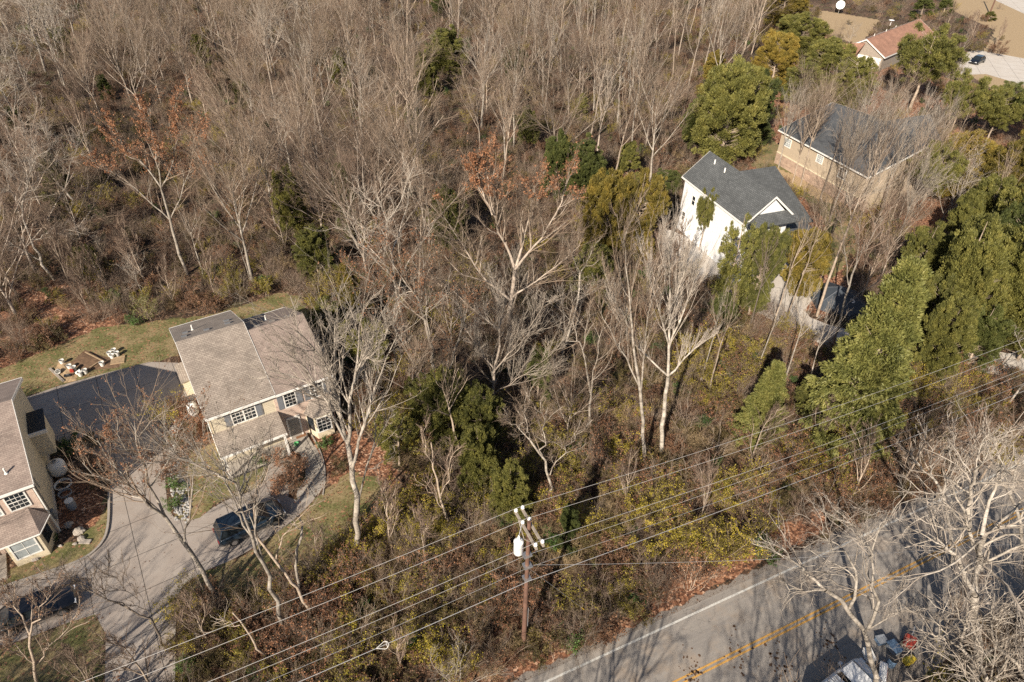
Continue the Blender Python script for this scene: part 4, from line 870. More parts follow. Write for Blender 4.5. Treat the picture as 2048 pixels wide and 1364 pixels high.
# rocks of the drainage bed beside the driveway: too many to count
rb = Acc(); rng = np.random.default_rng(5); rk_poly = gp([(326, 850), (336, 815), (350, 808), (352, 850), (352, 900), (378, 960), (385, 1000), (375, 1045), (350, 1040), (338, 960), (330, 900)])
pa = np.array(rk_poly); lo, hi = pa.min(0), pa.max(0); C = rng.uniform(lo, hi, (2600, 2)); C = C[in_poly(C[:, 0], C[:, 1], rk_poly)]
for c in C:
    n_ = 6; s_ = rng.uniform(.05, .15); an = np.arange(n_)*2*np.pi/n_; r1 = s_*rng.uniform(.7, 1.2, n_); h_ = s_*.8
    v = np.concatenate([np.stack([c[0]+r1*np.cos(an), c[1]+r1*np.sin(an), np.zeros(n_)], 1), np.stack([c[0]+r1*.75*np.cos(an), c[1]+r1*.75*np.sin(an), np.full(n_, h_*.7)], 1), [[c[0], c[1], h_]]])
    i = np.arange(n_); j = (i+1) % n_; rb.add(v, np.stack([i, j, j+n_, i+n_], 1), np.stack([i+n_, j+n_, np.full(n_, 2*n_)], 1))
M['rock_grey'] = simple('river_rock', (.30, .29, .28), .85, var=.5, scale=7); tag(link('gravel', rb.mesh('gravel'), M['rock_grey']), None, None, kind='stuff')
# tent beside the white house driveway
tc = np.mean([G(1640, 598, 1), G(1658, 560, 1), G(1690, 556, 1), G(1705, 600, 1), G(1672, 618, 1)], 0)
tn = thing('tent', 'dark grey hexagonal tent with small white emblem beside the pale driveway', 'tent', (tc[0]+.3, tc[1]-.3, 0), math.radians(25))
R_ = 3.0; hx = [(R_*math.cos(k*math.pi/3)*1.0, R_*math.sin(k*math.pi/3)*1.15, .5) for k in range(6)]
ap = (0, 0, 2.0); tf = MB()
for k in range(6): tf.poly([hx[k], hx[(k+1) % 6], ap]); tf.poly([(hx[k][0]*1.03, hx[k][1]*1.03, 0), (hx[(k+1) % 6][0]*1.03, hx[(k+1) % 6][1]*1.03, 0), hx[(k+1) % 6], hx[k]])
tf.build('canopy', M['dark_fabric'], tn)
em = MB(); a0, a1 = Vector(hx[4]), Vector(hx[5]); mid = (a0+a1)/2; ax_ = Vector(ap)
u_ = (a1-a0).normalized(); v_ = (ax_-mid).normalized(); n_ = u_.cross(v_).normalized(); cc = mid.lerp(ax_, .45)+n_*.02
for k in range(10):
    a2, a3 = -2.6+k*.5, -2.6+(k+1)*.5
    em.poly([cc+(u_*math.cos(a2)+v_*math.sin(a2))*.28, cc+(u_*math.cos(a3)+v_*math.sin(a3))*.28, cc+(u_*math.cos(a3)+v_*math.sin(a3))*.16, cc+(u_*math.cos(a2)+v_*math.sin(a2))*.16])
em.poly([cc+u_*-.02+v_*-.05, cc+u_*.27+v_*-.05, cc+u_*.27+v_*.05, cc+u_*-.02+v_*.05]); em.build('emblem', M['trim'], tn)
sm = MB()
for k in range(6): sm.bar(hx[k], (0, 0, 2.01), .05, .02)
sm.build('seam', M['shutter'], tn)
g = G(1641, 590); ch = thing('folding_chair', 'yellow framed folding chair at the edge of the dark tent', 'chair', (g[0]-.4, g[1]-.4, 0), .6)
MB().box(-.25, -.25, .42, .25, .25, .46).build('seat', M['black'], ch); MB().box(-.25, .22, .5, .25, .26, .95).build('backrest', M['black'], ch)
for x in (-.25, .25):
    for y in (-.25, .25): MB().bar((x, y, 0), (x, y*.8, .95 if y > 0 else .42), .045).build('leg', M['yellow_paint'], ch)
# flag on the porch column
g = G(1562, 468); M['flag_red'] = simple('flag_red', (.42, .05, .06), .7); M['flag_blue'] = simple('flag_blue', (.03, .05, .18), .7)
fl = thing('flag', 'small striped flag hanging from the porch of the white house', 'flag', (g[0]+.3, g[1]-1.0, 1.5), math.radians(-70))
MB().bar((0, 0, 1.1), (.2, -.25, .9), .03).build('staff', M['grey_wood'], fl); 
s0, s1 = MB(), MB()
for k in range(7): (s0 if k % 2 == 0 else s1).prism([(k*.14, 0, 0), (k*.14+.138, .02, 0), (k*.14+.138, .06, 1.1), (k*.14, .04, 1.1)], (0, .012, 0))
s0.build('red_stripe', M['flag_red'], fl); s1.build('white_stripe', M['trim'], fl); MB().box(0, -.03, .62, .42, -.012, 1.09).build('canton', M['flag_blue'], fl)
# far pieces near the rust roofed house
g = G(1676, 28); ds = thing('satellite_dish', 'large white dish aerial standing in the dry grass behind the rust roofed house', 'satellite dish', (g[0], g[1], 0)); MB().cyl((0, 0, 0), (0, 0, 2.2), .07, k=8).build('mast', M['steel'], ds)
dd = MB().lathe([(0, 0), (.6, .08), (1.1, .3), (1.12, .31)], k=20).build('dish', M['white_paint'], ds); dd.location = (0, 0, 2.2); dd.rotation_euler = (1.1, 0, -.4)
g = G(1979, 28); fp = thing('utility_pole', 'dark plain pole beside the pale road in the far corner', 'utility pole', (g[0], g[1], 0)); MB().cyl((0, 0, 0), (0, 0, 11), .2, .15, 10).build('pole', M['pole'], fp); MB().box(-1.1, -.06, 10.2, 1.1, .06, 10.35).build('crossarm', M['grey_wood'], fp)
# junk by the pickup at the lower right
def junk(px, label, cat, name, fn): g = G(*px); r = thing(name, label, cat, (g[0], g[1], .01), random.uniform(0, 3)); fn(r); return r
def b_(n, box, mat, bev=.03): return lambda r: MB().box(*box).build(n, M[mat], r, bevel=bev)
def many(*fs): return lambda r: [f(r) for f in fs]
junk((1815, 1290), 'red plastic garden cart tipped in the junk pile under the pale tree', 'cart', 'garden_cart', many(b_('bin', (-.45, -.35, .2, .45, .35, .6), 'red_plastic', .08), lambda r: MB().cyl((-.1, -.4, .18), (-.1, .4, .18), .18, k=14).build('wheel', M['tyre'], r), lambda r: MB().bar((.4, 0, .55), (1.0, 0, .8), .05).build('handle', M['steel'], r)))
junk((1812, 1326), 'bright yellow toy digger body in the junk pile', 'toy', 'toy_digger', many(b_('cab', (-.3, -.25, .1, .35, .25, .4), 'yellow_paint', .08), b_('bucket', (.36, -.2, .1, .6, .2, .35), 'yellow_paint', .04), lambda r: MB().cyl((-.15, -.3, .12), (-.15, .3, .12), .12, k=12).build('wheel', M['tyre'], r)))
junk((1785, 1300), 'blue grey plastic storage bin in the junk pile', 'storage bin', 'storage_bin', many(b_('bin', (-.4, -.3, 0, .4, .3, .45), 'grey_plastic', .05), b_('lid', (-.43, -.33, .452, .43, .33, .5), 'blue_plastic', .02)))
junk((1760, 1284), 'pale blue crate at the road end of the junk pile', 'crate', 'crate', many(b_('box', (-.3, -.25, 0, .3, .25, .35), 'blue_plastic', .03), b_('rim', (-.33, -.28, .352, .33, .28, .39), 'grey_plastic', .01)))
junk((1735, 1315), 'white cooler box between the pickup and the junk', 'cooler', 'cooler_box', many(b_('box', (-.4, -.25, 0, .4, .25, .4), 'white_paint', .05), b_('lid', (-.42, -.27, .402, .42, .27, .48), 'trim', .02)))
junk((1762, 1350), 'long white bench seat with red stripe in the junk at the bottom edge', 'bench', 'bench', many(b_('seat', (-.7, -.22, .3, .7, .22, .42), 'white_paint', .04), b_('stripe', (-.7, -.235, .33, .7, -.222, .38), 'red_plastic', 0), b_('leg', (-.6, -.2, 0, -.52, .2, .298), 'steel', 0), b_('leg', (.52, -.2, 0, .6, .2, .298), 'steel', 0)))
junk((1780, 1330), 'small blue drum beside the white bench seat', 'drum', 'drum', many(lambda r: MB().lathe([(0, 0), (.25, 0), (.27, .35), (.25, .7), (0, .7)], k=16).build('barrel', M['blue_plastic'], r), lambda r: MB().lathe([(.26, 0), (.26, .04), (0, .05)], (0, 0, .702), 16).build('lid', M['black'], r)))
# logs
def log(a, b, r0, r1, label, mat='bark_tan', name='fallen_log'):
    p, q = G(*a), G(*b); p[2] = r0; q[2] = r1+.05; P = np.linspace(p, q, 6); P[1:-1, :2] += RNG.normal(size=(4, 2))*.05; v, f = tube_np(P[None], np.linspace(r0, r1, 6)[None], 8); tag(link(name, mesh_np(name, v, f, smooth=True), M[mat]), label, 'log')
log((722, 1128), (748, 1100), .16, .13, 'short pale cut log on the leaf litter below the front garden'); log((488, 1250), (522, 1218), .14, .08, 'broken tan log in the brush above the lowest cables'); log((340, 1300), (376, 1275), .10, .08, 'reddish broken stick by the driveway foot'); log((1790, 818), (1838, 826), .16, .1, 'pale log on the ground below the pale green spruce', 'bark_pale')
log((1465, 668), (1540, 690), .16, .14, 'dark log edging the lower side of the pale driveway', 'bark_dark')
# ------------------------------------------------------------------ trees
USED = set()
def pc(g, h):                                       # where the tree's top shows in the photo
    return prj((g[0], g[1], h*.93))
LM = [((500, 720), 'the brown roofed house'), ((60, 900), 'the cream gable house'), ((1470, 380), 'the white house'), ((1740, 270), 'the dark grey roof'), ((1780, 85), 'the rust brown roof'), ((1060, 1100), 'the utility pole'), ((1665, 590), 'the dark grey tent'), ((170, 735), 'the white buckets'), ((490, 1060), 'the dark blue car'), ((1340, 560), 'the tall white central tree'),
      ((270, 260), 'the orange leaved oak'), ((985, 330), 'the coral leaved treetop'), ((900, 100), 'the lone top cedar'), ((1235, 400), 'the golden cedar pair'), ((1440, 200), 'the broad olive cedar'), ((1140, 310), 'the dark cedar pair'), ((640, 490), 'the olive back lawn cedar'), ((1740, 720), 'the huge pale spruce'), ((1508, 800), 'the rounded light green spruce'), ((1950, 560), 'the right edge cedar grove'),
      ((1840, 120), 'the flat topped cedar'), ((2000, 140), 'the far pale driveway'), ((0, 0), 'the top left corner'), ((500, 0), 'the top edge left of centre'), ((1024, 0), 'the top edge centre'), ((1400, 0), 'the top edge right of centre'), ((0, 300), 'the gnarled left edge trees'), ((0, 520), 'the left edge above the lawn'), ((1720, 1330), 'the white pickup'), ((1960, 1200), 'the great white sycamore'), ((490, 590), 'the yellow lawn edge shrubs'), ((1500, 1200), 'the open stretch of road'), ((280, 1200), 'the driveway fork')]
DIRS = ['right of', 'down right of', 'below', 'down left of', 'left of', 'up left of', 'above', 'up right of']
ONES = 'zero one two three four five six seven eight nine ten eleven twelve thirteen fourteen fifteen sixteen seventeen eighteen nineteen'.split(); TENS = 'x x twenty thirty forty fifty sixty seventy eighty ninety hundred'.split()
def words_(n): n = max(0, min(99, n)); return ONES[n] if n < 20 else TENS[n//10]+('' if n % 10 == 0 else ' '+ONES[n % 10])
def auto_label(adj, g, h):
    l = auto_label_(adj, g, h)
    return l if l is None or len(l.split()) <= 16 else ' '.join(adj.split()[-3:])+l[len(adj):]
def auto_label_(adj, g, h):
    x, y = pc(g, h)
    for (lx, ly), nm_ in sorted(LM, key=lambda l: (l[0][0]-x)**2+(l[0][1]-y)**2)[:2]:
        d = math.hypot(lx-x, ly-y)
        if d > 330: break
        k = int(round(math.atan2(y-ly, x-lx)/(math.pi/4))) % 8; dist = 'close ' if d < 110 else ('a little way ' if d < 210 else 'well ')
        l = f'{adj} {dist}{DIRS[k]} {nm_}'
        if l not in USED: USED.add(l); return l
    for da, db in ((0, 0), (1, 0), (0, 1), (-1, 0)):
        l = f'{adj}, tip {words_(int(x/20.48)+da)} percent across, {words_(int(y/13.64)+db)} percent down'
        if l not in USED: USED.add(l); return l
    return None
BP = []   # bare prototypes: (object, height, kwargs)
SPEC = [dict(seed=11, h=15, up=.05, spread=1.0, topf=.58, l1=.90, tf1=.15, trunk_frac=.38, nl=11, ang=.72, crooked=.055, twig_r=.0065), dict(seed=12, h=15, up=.04, spread=1.05, topf=.52, l1=1.0, tf1=.15, trunk_frac=.35, nl=11, ang=.70, crooked=.06, twig_r=.0065),
        dict(seed=13, h=15, up=.07, spread=.95, topf=.66, l1=.70, tf1=.25, trunk_frac=.45, nl=11, ang=.55, crooked=.05, twig_r=.0065), dict(seed=14, h=15, up=.04, spread=1.0, topf=.50, l1=1.05, tf1=.1, trunk_frac=.30, nl=12, ang=.78, crooked=.06, twig_r=.0065),
        dict(seed=15, h=15, spread=.95, topf=.72, l1=.6, tf1=.3, trunk_frac=.52, nl=9, ang=.6, crooked=.06, dens=.85), dict(seed=16, h=15, spread=.95, topf=.75, l1=.55, tf1=.3, trunk_frac=.55, nl=8, ang=.58, crooked=.07, dens=.68, lean=(.06, 0)),
        dict(seed=17, h=15, spread=.9, trunk_frac=.45, nl=9, ang=.56, crooked=.06, dens=.7),
        dict(seed=18, h=13, spread=1.15, trunk_frac=.25, nl=9, ang=.8, crooked=.13, dens=.85, up=.05), dict(seed=19, h=13, spread=1.05, trunk_frac=.3, nl=9, ang=.75, crooked=.15, dens=.85, up=.04, lean=(-.08, 0)),
        dict(seed=20, h=8, spread=1.1, trunk_frac=.12, nl=10, ang=.6, crooked=.09, dens=.9), dict(seed=21, h=8, spread=1.0, trunk_frac=.1, nl=11, ang=.5, crooked=.08, dens=.9),
        dict(seed=22, h=15, spread=.8, trunk_frac=.55, nl=7, ang=.6, crooked=.06, dens=.45), dict(seed=23, h=15, spread=.9, trunk_frac=.6, nl=6, ang=.65, crooked=.07, dens=.45, lean=(.04, .02))]
GEO = {}
def get_geo(i):
    if i not in GEO: GEO[i] = bare_tree_geo(**SPEC[i])
    return GEO[i]
BM_ = [('bark_grey', 'twig_grey'), ('bark_grey', 'twig_grey'), ('bark_pale', 'twig_grey'), ('bark_grey', 'twig_brown')]+[('bark_pale', 'twig_grey'), ('bark_tan', 'twig_grey'), ('bark_grey', 'twig_pale')]+[('bark_pale', 'twig_pale')]*2+[('bark_tan', 'twig_brown')]*2+[('bark_pale', 'twig_pale')]*2
PM = {}
def meshes(i):
    if i not in PM:
        tr, cr, lp = get_geo(i); a = tr.mesh('trunk', True); b = cr.mesh('crown'); a.materials.append(M[BM_[i][0]]); b.materials.append(M[BM_[i][1]]); PM[i] = (a, b)
    return PM[i]
def put_bare(i, g, h, label, rz=None, wide=1.0, bark_=None, twig=None, group='bare trees of the woods', name='bare_tree'):
    a, b = meshes(i); s = h/SPEC[i]['h']; r = thing(name, label, 'tree', (g[0], g[1], 0), random.uniform(0, 6.28) if rz is None else rz, group); r.scale = (s*wide, s*wide, s)
    for n_, me, mt in (('trunk', a, bark_), ('crown', b, twig)):
        o = link(n_, me, None, r)
        if mt: o.material_slots[0].link = 'OBJECT'; o.material_slots[0].material = M[mt]
    return r
# every tree with a shape of its own: limbs traced from pixels on a plane at the tree's own distance
def hero(name, label, base, limbs, bark_m, twig_m, seed, trunk_r=.2, crooked=.08, nl=7, dens=.9, spread=1.0, depth=0, leaf_m=None, leaves=0, leafsize=.11, ang=.6, up=.1, twig_r=.0085, jit=.05, leaf_where=(0, 1), group=None):
    b = G(*base); rng = np.random.default_rng(seed); out = []; memo = {}
    yd0 = b[1]
    def P3(p):
        if p == base: return np.array([0, 0, -.1])
        if p not in memo:
            hgt = V(p[0], p[1], yd0)[2]; memo[p] = V(p[0], p[1], yd0+rng.normal()*jit*hgt*(0 if len(memo) < 2 else 1))-np.array([b[0], b[1], 0])
        return memo[p]
    trunk_r *= .70; dens = dens*.95; spread *= .95; twig_r = .0056
    for pts, ra, rb in limbs: out.append(([P3(p) for p in pts], ra*trunk_r, rb*trunk_r))
    tr, cr, lp = bare_tree_geo(seed, limbs=out, crooked=crooked, nl=nl, dens=dens, spread=spread, trunk_frac=.25, ang=ang, up=up, leaves=leaves, twig_r=twig_r, leaf_where=leaf_where)
    r = thing(name, label, 'tree', (b[0], b[1], 0), group=group); link('trunk', tr.mesh('trunk', True), M[bark_m], r); link('crown', cr.mesh('crown'), M[twig_m], r)
    if lp is not None: v, q = leaf_quads(lp, leafsize, rng); link('leaves', mesh_np('leaves', v, q), M[leaf_m], r)
    return r
H_ = hero
H_('bare_tree', 'pale leaning tree with rusty buds arching over the driveway by the cream gable house', (437, 1200), [([(437, 1200), (402, 1140), (369, 1082), (330, 1033)], 1, .62), ([(330, 1033), (290, 1000), (248, 983), (200, 950), (165, 925)], .55, .12), ([(330, 1033), (302, 972), (284, 926), (270, 860), (268, 820)], .5, .1), ([(302, 972), (330, 930), (352, 880), (372, 830)], .35, .08), ([(330, 1033), (275, 985), (225, 930), (195, 880)], .42, .08), ([(369, 1082), (378, 1033), (388, 976), (395, 920), (410, 860)], .35, .08), ([(284, 926), (240, 880), (215, 850)], .3, .07)], 'bark_pale', 'twig_grey', 31, .24, leaf_m='leaf_rust', leaves=2600, leafsize=.085, nl=6)
H_('bare_tree', 'pale forked tree in front of the dark blue car, trunks crossing at its base', (562, 1262), [([(562, 1262), (548, 1190), (528, 1130), (505, 1075)], 1, .6), ([(505, 1075), (488, 1030), (477, 987), (440, 950), (398, 925)], .5, .1), ([(505, 1075), (480, 1040), (465, 1000), (450, 945), (430, 900)], .4, .1), ([(528, 1130), (515, 1060), (510, 1000), (480, 930), (470, 870)], .4, .08), ([(477, 987), (500, 920), (520, 880)], .3, .07), ([(440, 950), (380, 930), (340, 900), (330, 860)], .3, .07)], 'bark_pale', 'twig_pale', 32, .22, crooked=.12, nl=6, dens=.8)
H_('bare_tree', 'brown trunked tree leaning left over the car behind the top cable', (628, 1232), [([(628, 1232), (590, 1170), (552, 1120), (515, 1075)], 1, .6), ([(515, 1075), (500, 1020), (520, 960), (560, 900)], .5, .08), ([(552, 1120), (570, 1070), (610, 1020), (650, 1000)], .4, .08)], 'bark_tan', 'twig_grey', 33, .17, crooked=.13, nl=5, dens=.7)
H_('bare_tree', 'crooked broken stem with drooping hooked limb right of the dark blue car', (598, 1200), [([(598, 1200), (592, 1130), (598, 1090), (605, 1045)], 1, .7), ([(605, 1045), (585, 1025), (555, 1030), (538, 1040)], .5, .12), ([(603, 1060), (570, 1045), (545, 1055)], .3, .08)], 'bark_pale', 'twig_pale', 34, .15, crooked=.14, nl=3, dens=.6, spread=.8)
H_('bare_tree', 'big pale tree before the right corner of the brown roofed house', (716, 1112), [([(716, 1112), (712, 1000), (704, 940), (696, 890)], 1, .75), ([(696, 890), (680, 820), (668, 760), (630, 700), (590, 660)], .6, .1), ([(696, 890), (700, 820), (712, 740), (720, 680), (728, 620)], .6, .1), ([(704, 940), (725, 860), (742, 800), (770, 720), (800, 660)], .5, .1), ([(680, 820), (640, 780), (590, 750), (540, 740)], .4, .07), ([(668, 760), (670, 700), (668, 640)], .35, .07), ([(712, 740), (760, 690), (780, 640)], .3, .07), ([(690, 880), (650, 800), (610, 730), (560, 700)], .4, .06)], 'bark_pale', 'twig_pale', 35, .30, nl=7, dens=.95)
H_('bare_tree', 'slim pale stem curving up beside the big corner tree of the brown roofed house', (722, 1040), [([(722, 1040), (716, 1000), (730, 945), (745, 905), (752, 860)], .9, .4), ([(745, 905), (770, 850), (785, 810)], .35, .08), ([(730, 945), (760, 930), (790, 900)], .3, .08), ([(752, 860), (748, 800), (755, 770)], .35, .08)], 'bark_pale', 'twig_pale', 36, .14, nl=4, dens=.7)
H_('bare_tree', 'tall white barked tree with fan crown, right of the central pair above the cables', (1322, 910), [([(1322, 910), (1327, 817), (1333, 775), (1336, 752)], 1, .72), ([(1336, 752), (1338, 690), (1340, 620), (1340, 540), (1338, 490)], .6, .08), ([(1336, 752), (1300, 720), (1270, 692), (1245, 640), (1225, 600)], .4, .07), ([(1336, 752), (1370, 718), (1395, 690), (1430, 670)], .42, .07), ([(1338, 690), (1320, 630), (1305, 570), (1290, 520)], .42, .07), ([(1338, 690), (1360, 640), (1380, 590), (1400, 530)], .42, .07), ([(1340, 620), (1365, 560), (1378, 500)], .35, .06)], 'bark_white', 'twig_white', 37, .27, crooked=.04, nl=9, dens=1.0, ang=.5, up=.2)
H_('bare_tree', 'tall white barked tree with narrow crown, left of the central pair above the cables', (1289, 942), [([(1289, 942), (1286, 860), (1282, 780), (1272, 730)], 1, .65), ([(1272, 730), (1262, 660), (1258, 580), (1248, 500), (1246, 470)], .55, .07), ([(1282, 780), (1255, 720), (1220, 665), (1195, 610)], .45, .07), ([(1282, 780), (1290, 700), (1294, 640), (1305, 590)], .42, .07), ([(1262, 660), (1230, 600), (1210, 540)], .35, .06)], 'bark_pale', 'twig_grey', 38, .23, crooked=.05, nl=8, dens=1.0, ang=.5, up=.18)
H_('bare_tree', 'great white sycamore rising at the lower right over the road', (1944, 1420), [([(1944, 1420), (1958, 1300), (1955, 1250), (1950, 1190)], 1, .75), ([(1950, 1190), (1920, 1130), (1886, 1083), (1850, 1070), (1810, 1095)], .5, .08), ([(1950, 1190), (1961, 1138), (1950, 1090), (1937, 1050), (1925, 1000), (1900, 960)], .65, .1), ([(1961, 1138), (1964, 1070), (1990, 1040), (2040, 1011), (2080, 980)], .55, .1), ([(1937, 1050), (1900, 1020), (1870, 1000), (1830, 1000)], .35, .06), ([(1937, 1050), (1940, 980), (1960, 920), (1965, 880)], .4, .06), ([(1964, 1070), (1980, 1000), (2005, 940), (2010, 900)], .35, .06), ([(1937, 1055), (1890, 1060), (1850, 1045)], .3, .06)], 'bark_white', 'twig_white', 39, .34, crooked=.11, nl=7, dens=.72, ang=.75, up=.02)
H_('bare_tree', 'white crooked tree leaning left across the road with spidery branches', (1760, 1400), [([(1760, 1400), (1735, 1260), (1698, 1216), (1650, 1180)], 1, .6), ([(1650, 1180), (1610, 1145), (1580, 1110), (1550, 1080)], .5, .08), ([(1698, 1216), (1720, 1160), (1700, 1120), (1670, 1090), (1640, 1060)], .5, .08), ([(1735, 1260), (1760, 1180), (1740, 1115), (1750, 1065), (1780, 1020)], .55, .08), ([(1740, 1115), (1715, 1060), (1690, 1040)], .35, .06), ([(1650, 1180), (1600, 1180), (1545, 1160)], .35, .06), ([(1735, 1260), (1790, 1230), (1800, 1180)], .3, .06)], 'bark_white', 'twig_white', 40, .24, crooked=.13, nl=6, dens=.72, ang=.75, up=.02)
H_('bare_tree', 'white bent tree with low snaking limb beside the yellow toy in the junk', (1985, 1440), [([(1985, 1440), (1978, 1370), (1955, 1325), (1925, 1300)], 1, .6), ([(1925, 1300), (1900, 1285), (1870, 1270), (1830, 1290)], .5, .1), ([(1925, 1300), (1930, 1240), (1900, 1200)], .5, .08), ([(1955, 1325), (2000, 1290), (2040, 1260)], .4, .08), ([(1900, 1285), (1880, 1240), (1850, 1215)], .35, .06)], 'bark_white', 'twig_white', 41, .19, crooked=.13, nl=6, dens=.72, ang=.75, up=.03)
H_('bare_tree', 'white branching tree at the bottom right corner, crown spread below the sycamore', (2090, 1470), [([(2090, 1470), (2070, 1380), (2040, 1330), (2000, 1300)], 1, .6), ([(2000, 1300), (1980, 1250), (1985, 1200)], .4, .07), ([(2040, 1330), (2050, 1260), (2030, 1200)], .4, .07), ([(2000, 1300), (1960, 1300), (1920, 1330)], .4, .07)], 'bark_white', 'twig_white', 42, .2, crooked=.13, nl=7, dens=.6, ang=.75, up=.03)
H_('bare_tree', 'white bare tree at the right edge with fanned limbs above the road', (2060, 1230), [([(2060, 1230), (2050, 1120), (2040, 1040), (2020, 990)], 1, .6), ([(2020, 990), (1990, 930), (1960, 890)], .45, .07), ([(2020, 990), (2030, 920), (2020, 860)], .45, .07), ([(2040, 1040), (2070, 960), (2080, 900)], .4, .07)], 'bark_white', 'twig_white', 43, .2, crooked=.1, nl=7, dens=.6)
H_('bare_tree', 'tangled white branched tree overhanging the road beyond the sycamore', (1905, 1125), [([(1905, 1125), (1900, 1040), (1885, 990), (1870, 960)], 1, .6), ([(1870, 960), (1830, 920), (1800, 890)], .45, .07), ([(1885, 990), (1900, 920), (1905, 870)], .45, .07), ([(1870, 960), (1860, 900), (1850, 860)], .4, .07), ([(1885, 990), (1930, 940), (1950, 880)], .4, .07)], 'bark_white', 'twig_white', 44, .19, crooked=.1, nl=8, dens=.6)
H_('bare_tree', 'tall pale trunk leaning over the dark tent, its crown high above', (1634, 632), [([(1634, 632), (1656, 560), (1680, 500), (1702, 440)], 1, .6), ([(1702, 440), (1716, 400), (1740, 350), (1752, 300)], .5, .08), ([(1702, 440), (1700, 400), (1690, 360)], .4, .08), ([(1716, 400), (1750, 380), (1780, 340)], .35, .07)], 'bark_tan', 'twig_pale', 45, .22, crooked=.04, nl=6, dens=.8)
H_('bare_tree', 'pale tree with forked trunk on the right of the dark tent', (1668, 690), [([(1668, 690), (1685, 620), (1697, 570), (1712, 530)], 1, .6), ([(1697, 570), (1690, 500), (1680, 440)], .4, .07), ([(1712, 530), (1740, 480), (1770, 430)], .5, .07), ([(1712, 530), (1720, 470), (1722, 420)], .45, .07), ([(1685, 620), (1710, 590), (1760, 560), (1800, 530)], .35, .06)], 'bark_pale', 'twig_brown', 46, .18, crooked=.06, nl=8, dens=1.0)
H_('bare_tree', 'orange leaved oak with pale fanning limbs in the left woods', (375, 548), [([(375, 548), (352, 480), (340, 440), (322, 375)], 1, .6), ([(322, 375), (315, 320), (305, 260), (300, 215)], .5, .07), ([(322, 375), (290, 330), (245, 290), (215, 250)], .5, .07), ([(322, 375), (350, 320), (352, 260), (350, 210)], .45, .07), ([(340, 440), (300, 400), (250, 360), (200, 330)], .4, .06), ([(340, 440), (370, 370), (385, 310), (390, 260)], .4, .06)], 'bark_pale', 'twig_grey', 47, .27, nl=9, dens=1.05, leaf_m='leaf_rust', leaves=11000, leafsize=.12, leaf_where=(0.1, 1))
H_('bare_tree', 'wide spreading central tree with coral leaves at its very top', (1020, 760), [([(1020, 760), (1015, 680), (1020, 600), (1030, 540)], 1, .7), ([(1030, 540), (1045, 490), (1060, 430), (1068, 370)], .55, .07), ([(1030, 540), (1005, 480), (985, 430), (975, 350), (980, 310)], .55, .07), ([(1020, 600), (960, 550), (920, 480), (880, 420)], .5, .06), ([(1030, 540), (1080, 480), (1120, 410), (1140, 350)], .5, .06), ([(1015, 680), (950, 620), (890, 570), (850, 530)], .4, .06), ([(985, 430), (960, 370), (950, 320)], .35, .06), ([(1020, 600), (1070, 560), (1120, 530), (1160, 490)], .4, .06)], 'bark_grey', 'twig_grey', 48, .33, nl=10, dens=1.15, leaf_m='leaf_rust', leaves=6500, leafsize=.12, leaf_where=(.62, 1))
H_('bare_tree', 'forked pale tree with rusty twigs just right of the brown roofed house', (882, 790), [([(882, 790), (870, 740), (860, 690), (850, 640)], 1, .6), ([(850, 640), (830, 590), (790, 540), (760, 480)], .5, .07), ([(860, 690), (852, 620), (850, 560), (845, 500)], .45, .07), ([(882, 790), (905, 720), (925, 660), (940, 590)], .6, .07), ([(850, 640), (800, 600), (750, 570), (700, 540)], .4, .06), ([(882, 790), (820, 720), (790, 650), (760, 600)], .5, .07)], 'bark_pale', 'twig_grey', 49, .26, nl=9, dens=1.1, leaf_m='leaf_rust', leaves=3600, leafsize=.11)
H_('bare_tree', 'grey many stemmed tree below the wide central tree', (985, 850), [([(985, 850), (985, 790), (990, 740), (1000, 690)], 1, .6), ([(1000, 690), (1000, 620), (990, 560)], .5, .07), ([(990, 740), (950, 690), (920, 640)], .45, .07), ([(990, 740), (1030, 690), (1070, 640), (1090, 600)], .45, .07), ([(985, 790), (1030, 760), (1080, 730), (1120, 690)], .35, .06)], 'bark_grey', 'twig_pale', 50, .22, nl=9, dens=1.1)
H_('bare_tree', 'low white crooked tree just above the utility pole crossarm', (1100, 1000), [([(1100, 1000), (1100, 950), (1085, 910), (1060, 880)], 1, .6), ([(1060, 880), (1030, 850), (1000, 830)], .45, .08), ([(1085, 910), (1090, 850), (1080, 800)], .45, .08), ([(1100, 950), (1130, 900), (1160, 860)], .4, .07), ([(1060, 880), (1050, 830), (1060, 780)], .35, .07)], 'bark_pale', 'twig_grey', 51, .17, crooked=.14, nl=8, dens=1.0, ang=.7)
H_('bare_tree', 'brown broken trunk clump left of the utility pole in the brush', (905, 1060), [([(905, 1060), (880, 1000), (868, 940), (862, 885)], 1, .4), ([(890, 1020), (860, 980), (830, 960)], .4, .07), ([(880, 1000), (900, 940), (905, 890)], .4, .07), ([(868, 940), (850, 900), (852, 850)], .3, .06)], 'bark_tan', 'twig_brown', 52, .16, crooked=.1, nl=6, dens=.8)
H_('bare_tree', 'whitish gnarled tree at the left edge of the woods', (110, 560), [([(110, 560), (80, 520), (60, 480), (45, 420)], 1, .65), ([(45, 420), (20, 380), (10, 330)], .5, .08), ([(60, 480), (90, 470), (130, 460), (180, 470)], .35, .07), ([(45, 420), (60, 350), (70, 300)], .5, .08), ([(80, 520), (40, 500), (0, 470)], .4, .07)], 'bark_white', 'twig_white', 53, .22, crooked=.14, nl=7, dens=.9, ang=.8, up=.03)
